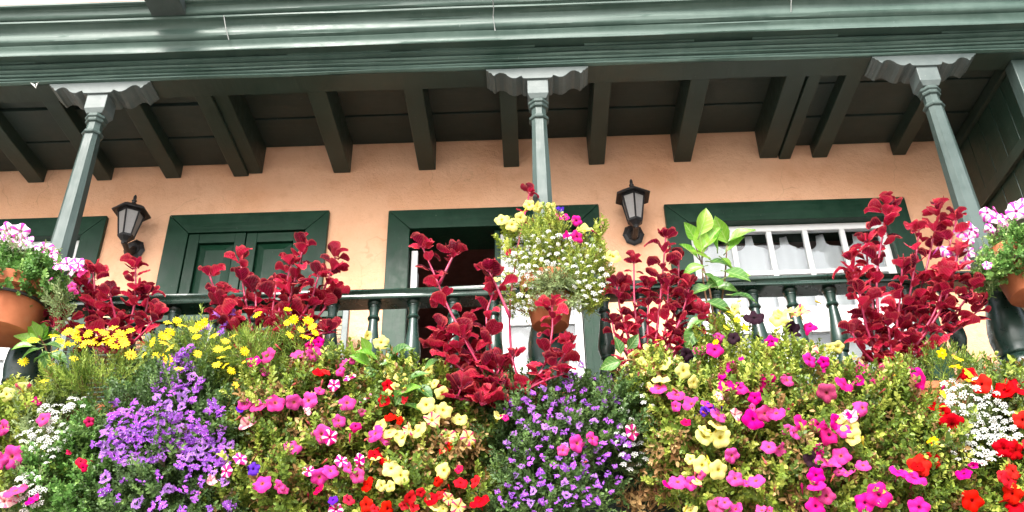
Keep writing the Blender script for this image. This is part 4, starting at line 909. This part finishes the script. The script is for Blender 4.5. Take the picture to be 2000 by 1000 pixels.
add_petunias(pH, PP('1682,722,34,M 1730,722,32,M 1786,724,42,M 1794,742,36,M 1706,746,20,M 1686,796,36,P 1786,932,44,M 1718,966,46,M 1796,990,38,M 1882,924,28,M'))
add_petunias(pI, PP('1916,750,36,R 1926,724,20,R 1960,760,40,R 1976,748,28,R 1996,756,36,R 1840,804,28,R 1860,830,42,R 1998,820,32,R 1796,908,40,R 1820,898,32,R 1960,876,34,R 1986,880,34,R 1980,920,30,R 1972,938,32,R 1976,964,34,R 1980,986,38,R 1900,978,38,R'))
add_petunias(pL, PP('12,450,30,L 40,452,30,L 22,468,28,L 55,470,22,L 88,484,34,L 100,495,28,L 112,510,26,L 130,515,30,L 150,515,26,L 140,528,28,L 152,528,22,L 5,470,26,L 35,475,24,L 78,492,22,L 118,520,24,L 162,535,20,P 140,560,18,P'))
add_petunias(pR, PP('1928,415,30,L 1945,425,28,L 1898,448,34,L 1878,452,26,L 1892,468,20,L 1960,432,26,L 1985,412,34,L 1995,398,30,L 1892,490,28,L 1850,485,28,L 1862,500,24,L 1886,515,24,L 1928,518,16,L 1970,440,24,L 1936,445,22,L'))
add_petunias(aP, PP('980,428,30,Y 1000,438,30,Y 1034,400,24,Y 1050,405,22,Y 1076,405,26,Y 1098,422,32,M 1092,412,20,V 1142,450,34,Y 1128,462,28,M 1198,500,32,Y 968,545,22,Y 992,492,16,C'))
Z4 = lambda L, ox=0: [(ox + x * .4, 600 + y * .4) for x, y in L]
add_daisies(dA, Z4([(265, 140), (365, 120), (390, 95), (430, 130), (485, 115), (555, 100), (575, 140), (635, 115), (375, 150), (295, 165), (320, 185), (345, 180), (410, 180), (470, 150), (520, 150), (600, 160), (610, 180), (560, 190), (260, 220), (165, 160), (115, 265), (360, 250), (255, 280), (215, 360), (640, 232), (700, 235), (450, 170), (500, 175), (540, 165), (330, 120), (510, 125), (590, 125)]))
add_daisies(dB, Z4([(865, 65), (820, 75), (890, 90), (830, 120), (795, 140), (815, 145), (745, 170), (800, 175), (830, 200), (760, 240), (790, 245), (820, 260), (875, 300), (945, 110), (975, 90), (1000, 75), (960, 145), (1045, 140), (1140, 140), (1100, 165), (1065, 205), (1110, 200), (965, 228), (1080, 245), (1060, 280), (1100, 285), (1130, 310), (1195, 215), (1200, 265), (1150, 380)])
            + Z4([(258, 35), (405, 10), (435, 60), (415, 135), (490, 75), (525, 95), (540, 125), (520, 165), (490, 145), (505, 65), (405, 75), (470, 110)], 400))
add_daisies(dC, [(1866, 716), (1892, 730), (1754, 732), (1842, 770), (1896, 744), (1822, 862), (1870, 700), (1840, 690)], 24, BIDM, M_bidens)
add_daisies(pF, [(1418, 640), (1398, 668), (1440, 625), (1456, 640), (1425, 610), (1445, 588)], 16, BIDM, M_bidens)
def add_clusters(plant, pts, meshes, s, up=.35):
    for px, py in pts:
        p = surf(px, py, -1.36, .065); size = s * random.uniform(.7, 1.2) / F * np.linalg.norm(p - CAM) / 2
        put('flower_cluster', random.choice(meshes), plant, p, frame(face(px, py, .4, up), random.uniform(0, 6.28)), size)
add_clusters(sA, poisson([(345, 745, 45, 55), (300, 835, 100, 40), (350, 850, 80, 40), (260, 870, 70, 35), (400, 870, 50, 45)], 15, 120, 3) + poisson([(300, 940, 110, 50), (380, 910, 70, 60), (330, 985, 120, 20)], 27, 30, 4) + [(350, 700), (410, 800), (415, 790), (430, 805), (400, 640), (430, 650), (445, 630), (370, 680), (360, 690), (455, 610), (425, 612), (290, 715), (320, 722), (262, 788), (225, 785)], FANM, 31)
add_clusters(sB, poisson([(1090, 800, 100, 45), (1170, 760, 60, 28), (1100, 870, 110, 60), (1050, 870, 60, 60), (1140, 940, 70, 50), (1050, 960, 80, 45), (1190, 870, 40, 50)], 19, 130, 5) + [(1135, 712), (1118, 730), (1110, 745), (990, 800)], FANM, 24)
add_clusters(pI, [(1968, 735)], FANM, 22)
add_clusters(aA, poisson([(85, 860, 38, 50), (65, 860, 30, 20), (110, 790, 40, 20), (120, 845, 20, 20), (55, 960, 30, 40), (150, 785, 25, 12)], 11, 70, 7), ALYM, 14, .6)
add_clusters(aB, poisson([(1245, 790, 35, 45), (1235, 880, 30, 40), (1215, 860, 15, 40), (1262, 840, 20, 50)], 13, 34, 8), ALYM, 13, .6)
add_clusters(aC, poisson([(1895, 780, 55, 35), (1920, 820, 65, 40), (1955, 830, 40, 40), (1905, 885, 50, 22), (1845, 825, 20, 20), (1880, 755, 40, 14)], 13, 100, 9), ALYM, 16, .6)
add_clusters(aP, poisson([(1030, 520, 45, 30), (1130, 500, 45, 28), (1160, 530, 35, 45), (1010, 570, 30, 30), (1085, 500, 40, 20), (1130, 580, 40, 24), (1060, 560, 30, 14), (1040, 590, 40, 14), (1085, 480, 60, 30)], 12, 120, 10), ALYM, 13, .6)

# ------------------------------------------------------------------ tall red leafed plants
def curve(pts, n):
    pts = [np.array(p, float) for p in pts]; out = []
    P = [2 * pts[0] - pts[1]] + pts + [2 * pts[-1] - pts[-2]]; seg = len(pts) - 1
    for i in range(n):
        t = i / (n - 1) * seg; k = min(int(t), seg - 1); f = t - k; a, b, c, d = P[k:k + 4]
        out.append(.5 * ((2 * b) + (-a + c) * f + (2 * a - 5 * b + 4 * c - d) * f * f + (-a + 3 * b - 3 * c + d) * f ** 3))
    return out
def iresine(base, label, stems, size=31, seed=0, gap=17):
    rr = random.Random(seed); Pl = plant_at('red_leaf_plant', *base, label, 'plant', G_I); tot = 0
    for st in stems:
        pts = st[0]; lo = st[1] if len(st) > 1 else .25; big = st[2] if len(st) > 2 else 1.0; dens = st[3] if len(st) > 3 else 1.0
        y0 = base[2]; W = []
        yt = base[2] - rr.uniform(-.02, .14)
        if len(st) > 4: yt = st[4]
        for i, (px, py) in enumerate(pts): W.append(at(px, py, y0 + (yt - y0) * i / max(1, len(pts) - 1)))
        plen = sum(math.dist(pts[i], pts[i + 1]) for i in range(len(pts) - 1)); n = max(6, int(plen / 14)); C = curve(W, n)
        MB().tube(C, list(np.linspace(.0085, .0042, n)), 6).build('stem', M_stemr, Pl, smooth=True)
        # leaf pairs up the stem, rosette at the tip
        np_ = max(2, int(plen * (1 - lo) / (gap / dens))); az = rr.uniform(0, 3)
        for k in range(np_ + 1):
            f = lo + (1 - lo) * k / np_; i = min(n - 2, int(f * (n - 1))); g_ = f * (n - 1) - i; p = C[i] * (1 - g_) + C[i + 1] * g_
            tdir = Vector(C[i + 1] - C[i]).normalized(); az += 1.571 + rr.uniform(-.35, .35); cnt = 2 if k < np_ else 7
            for j in range(cnt):
                if k < np_ and rr.random() < .22: continue
                a = az + (math.pi * j if cnt == 2 else 2 * math.pi * j / 3.5) + rr.uniform(-.3, .3)
                h = Vector((math.cos(a), math.sin(a) * .9 - .12, 0)); el = rr.uniform(-.25, .7) if k < np_ else rr.uniform(.1, 1.3)
                yd = (h * math.cos(el) + Vector((0, 0, 1)) * math.sin(el)).normalized()
                nrm = (Vector((0, 0, 1)) * math.cos(el) - h * math.sin(el)) + Vector((rr.gauss(0, .4), -.55 + rr.gauss(0, .35), rr.gauss(0, .25)))
                s = size * big * rr.uniform(.6, 1.3) * (1 if k < np_ else .82) / F * np.linalg.norm(p - CAM)
                q = Vector(p) + yd * s * .34
                nrm = (nrm - yd * nrm.dot(yd)); R = frame(nrm, None, yd)
                put('leaf', rr.choice(IREM), Pl, q, R, s); tot += 1
    return Pl, tot
NL = []
NL.append(iresine((220, 690, -1.22), 'dark red leafed plant above the left daisy bush', [([(215, 690), (180, 620), (152, 560)], .2), ([(220, 690), (190, 600), (182, 535)], .15), ([(230, 690), (262, 600), (265, 525)], .1), ([(215, 690), (150, 640), (118, 615)], .1), ([(230, 690), (225, 620), (215, 580)], .1),
    ([(235, 690), (280, 620), (290, 575)], .1), ([(235, 690), (280, 650), (303, 620)], .1), ([(210, 690), (140, 660), (105, 640)], .2), ([(225, 690), (200, 650), (180, 600)], 0)], 25, 1)[1])
NL.append(iresine((520, 705, -1.28), 'broad red leafed plant in front of the closed green door', [([(490, 700), (440, 620), (410, 540)], .2), ([(505, 700), (480, 590), (470, 512)], .15), ([(530, 700), (570, 570), (592, 485)], .15), ([(520, 700), (550, 590), (568, 520)], .1), ([(540, 700), (620, 590), (655, 505)], .1), ([(540, 700), (620, 620), (650, 575)], .1),
    ([(515, 700), (530, 620), (540, 555)], .1), ([(505, 700), (500, 620), (500, 565)], .1), ([(530, 700), (600, 600), (622, 540)], .1), ([(495, 700), (440, 640), (432, 580)], .1), ([(530, 705), (580, 660), (640, 650)], .2), ([(510, 705), (470, 660), (450, 630)], .1), ([(520, 705), (530, 680), (530, 640)], 0)], 25, 2)[1])
NL.append(iresine((1000, 790, -1.50), 'sprawling red leafed plant with long pink stems before the open doorway', [([(960, 770), (925, 690), (880, 610), (850, 540), (826, 485)], .12, 1.0, .8), ([(858, 555), (880, 510), (886, 498)], .6, 1.1), ([(985, 775), (960, 690), (950, 620), (962, 575)], .1, 1.0), ([(1004, 780), (998, 690), (996, 600), (1012, 480), (1034, 378)], .86, .8, 1, -1.09), ([(996, 620), (970, 560), (955, 530)], .5, 1.3),
    ([(1010, 780), (1060, 720), (1078, 650), (1078, 600)], .1, 1.0), ([(970, 775), (900, 720), (850, 680)], .1, 1.25), ([(970, 775), (900, 690), (862, 650)], .2, 1.1), ([(980, 780), (900, 780), (900, 760)], .2, 1.5), ([(1000, 785), (960, 780), (940, 790)], .1, 1.5), ([(1000, 780), (1050, 750), (1100, 730)], .1), ([(1005, 780), (1090, 710), (1110, 670)], .3), ([(980, 780), (940, 720), (905, 660)], .1, 1.1), ([(1000, 780), (1010, 740), (1000, 700)], .0), ([(990, 780), (970, 740), (975, 720)], 0, 1.2), ([(1000, 785), (1000, 790), (990, 770)], 0, 1.3)], 26, 3)[1])
NL.append(iresine((1275, 730, -1.27), 'dense red leafed plant under the lantern right of centre', [([(1255, 720), (1240, 600), (1238, 515)], .15), ([(1275, 720), (1290, 580), (1300, 465)], .15), ([(1280, 720), (1320, 600), (1326, 510)], .1), ([(1250, 720), (1215, 620), (1205, 560)], .1), ([(1285, 720), (1330, 620), (1345, 565)], .1), ([(1285, 720), (1350, 650), (1372, 615)], .1),
    ([(1270, 720), (1265, 640), (1268, 565)], .05), ([(1250, 720), (1205, 660), (1196, 630)], .1), ([(1260, 725), (1232, 690), (1225, 650)], 0), ([(1275, 720), (1300, 640), (1305, 560)], 0), ([(1280, 725), (1320, 690), (1330, 660)], 0), ([(1245, 740), (1215, 730), (1212, 715)], 0)], 23, 4)[1])
NL.append(iresine((1740, 730, -1.28), 'tallest red leafed plant in front of the white window at right', [([(1725, 720), (1712, 560), (1722, 470), (1732, 405)], .12), ([(1750, 720), (1800, 560), (1835, 410)], .15), ([(1755, 720), (1830, 560), (1868, 430)], .2), ([(1745, 720), (1780, 560), (1795, 450)], .1), ([(1720, 720), (1700, 560), (1690, 475)], .12), ([(1755, 720), (1840, 600), (1872, 490)], .15),
    ([(1720, 720), (1680, 580), (1662, 510)], .15), ([(1755, 720), (1850, 630), (1900, 565)], .1), ([(1755, 720), (1860, 650), (1918, 600)], .15), ([(1720, 720), (1690, 630), (1680, 575)], .05), ([(1740, 720), (1755, 610), (1762, 525)], .05), ([(1750, 720), (1820, 620), (1850, 540)], .05), ([(1725, 720), (1705, 660), (1702, 620)], 0), ([(1745, 720), (1790, 650), (1800, 600)], 0), ([(1720, 720), (1680, 680), (1665, 650)], 0), ([(1740, 725), (1740, 680), (1735, 640)], 0)], 23, 5)[1])
print('red leaves', NL)
# ------------------------------------------------------------------ broad leafed shrubs, leaf by leaf
def broad(name, base, label, stems, leaves, meshes, group=None):
    Pl = plant_at(name, *base, label, 'plant', group)
    for st in stems:
        C = curve([at(x, y, base[2] - .05 * i) for i, (x, y) in enumerate(st)], 8); MB().tube(C, list(np.linspace(.007, .003, 8)), 5).build('stem', M_stemw, Pl, smooth=True)
    for (x, y, dx, dy, L, mi) in leaves:
        p = at(x, y, base[2] - .10 + random.uniform(-.05, .05)) if y < 675 else surf(x, y, -1.5, random.uniform(.06, .12)); s = 1.18 * L / F * np.linalg.norm(p - CAM)
        t = Vector(RW @ np.array([dx, -dy, 0.0])); t.normalize(); t = (t + Vector((0, random.uniform(-.5, .3), 0))).normalized()
        nr = Vector((random.gauss(0, .5), -1, .75 + random.gauss(0, .4))); nr = nr - t * nr.dot(t)
        put('leaf', random.choice(meshes[mi]), Pl, p, frame(nr, None, t), s)
    return Pl
HM = [HIBM, HIBD]
broad('hibiscus', (1395, 640, -1.20), 'bright green broad leafed shrub in front of the white window', [[(1395, 650), (1375, 560), (1370, 470)], [(1400, 650), (1415, 550), (1420, 480)], [(1395, 640), (1385, 560), (1358, 480)], [(1400, 650), (1350, 640)]],
      [(1368, 455, 12, -40, 46, 0), (1360, 470, -18, -28, 36, 0), (1372, 490, -6, -40, 42, 0), (1378, 480, 22, -30, 40, 0), (1418, 470, -16, -36, 44, 0), (1425, 470, 38, -14, 44, 0), (1420, 490, 30, -22, 36, 0), (1400, 485, 2, -34, 34, 0), (1385, 505, -30, -6, 38, 0), (1390, 510, 30, 6, 40, 1), (1412, 505, 22, 18, 32, 0), (1372, 520, -34, 10, 36, 0), (1380, 535, 26, 20, 34, 1), (1420, 530, 36, 16, 40, 1), (1410, 545, -26, 18, 34, 1), (1425, 540, 34, -4, 36, 0), (1360, 500, -26, -20, 34, 0), (1382, 560, -28, 14, 34, 1), (1400, 560, 30, 10, 34, 1), (1385, 590, 30, 12, 40, 1), (1400, 600, 36, 20, 42, 1), (1380, 620, -30, 20, 42, 1), (1395, 630, 34, 30, 44, 1), (1360, 640, -14, 30, 40, 1), (1345, 650, 16, 28, 38, 1), (1370, 660, 26, 24, 40, 1), (1350, 670, -20, 20, 36, 1), (1430, 575, 40, 14, 40, 1)], HM)
h2 = broad('hibiscus', (770, 800, -1.38), 'glossy dark leafed hibiscus with red buds below the balusters', [[(770, 810), (760, 750), (735, 700)], [(775, 810), (800, 760), (850, 700)], [(770, 800), (800, 790), (840, 800)]],
      [(735, 700, -26, -10, 36, 0), (720, 710, -30, -14, 34, 0), (745, 712, 34, -8, 40, 1), (760, 700, 28, -20, 36, 1), (735, 725, -28, 16, 34, 1), (770, 740, 36, 4, 38, 1), (780, 770, 40, -8, 42, 0), (790, 790, 34, 12, 38, 1), (760, 775, -30, 6, 36, 1), (740, 745, -24, 20, 34, 1), (800, 740, 30, -16, 34, 1), (765, 690, 40, -8, 38, 1), (815, 755, 26, 20, 34, 1), (830, 720, 26, -14, 30, 1), (700, 700, -12, -24, 30, 0), (750, 735, 10, 30, 34, 1), (790, 755, -10, 30, 34, 1), (720, 690, -10, -22, 30, 0)], HM)
for x, y in ((792, 780), (775, 690)):
    p = at(x, y, -1.42); put('bud', MB().lathe([(.05, -.6), (.22, -.3), (.26, 0), (.16, .35), (.02, .6)], 8).mesh('bud', True), h2, p, frame((.3, -.4, 1)), .028); bpy.context.scene.collection.objects[-1].data.materials.append(M_bud)
broad('shrub', (85, 690, -1.20), 'small bright green broad leafed shoot under the left pot', [[(95, 720), (90, 680), (75, 655)], [(95, 720), (110, 690), (118, 670)]],
      [(76, 662, -14, -28, 32, 0), (80, 662, 8, -28, 30, 0), (72, 668, -30, -4, 32, 0), (86, 664, 28, -10, 34, 0), (90, 672, 30, 6, 30, 1), (76, 680, -22, 16, 28, 1), (100, 690, 26, 12, 28, 1), (92, 690, -26, 8, 28, 1), (84, 690, 10, 24, 28, 1), (60, 675, -24, 6, 26, 0)], HM)
broad('shrub', (1215, 690, -1.20), 'few dark green leaves left of the fourth red plant', [[(1240, 730), (1222, 690), (1210, 680)]], [(1212, 690, -6, -24, 30, 1), (1210, 706, -32, 8, 36, 1), (1225, 740, -8, 28, 32, 1), (1228, 680, 16, -22, 28, 1)], HM)
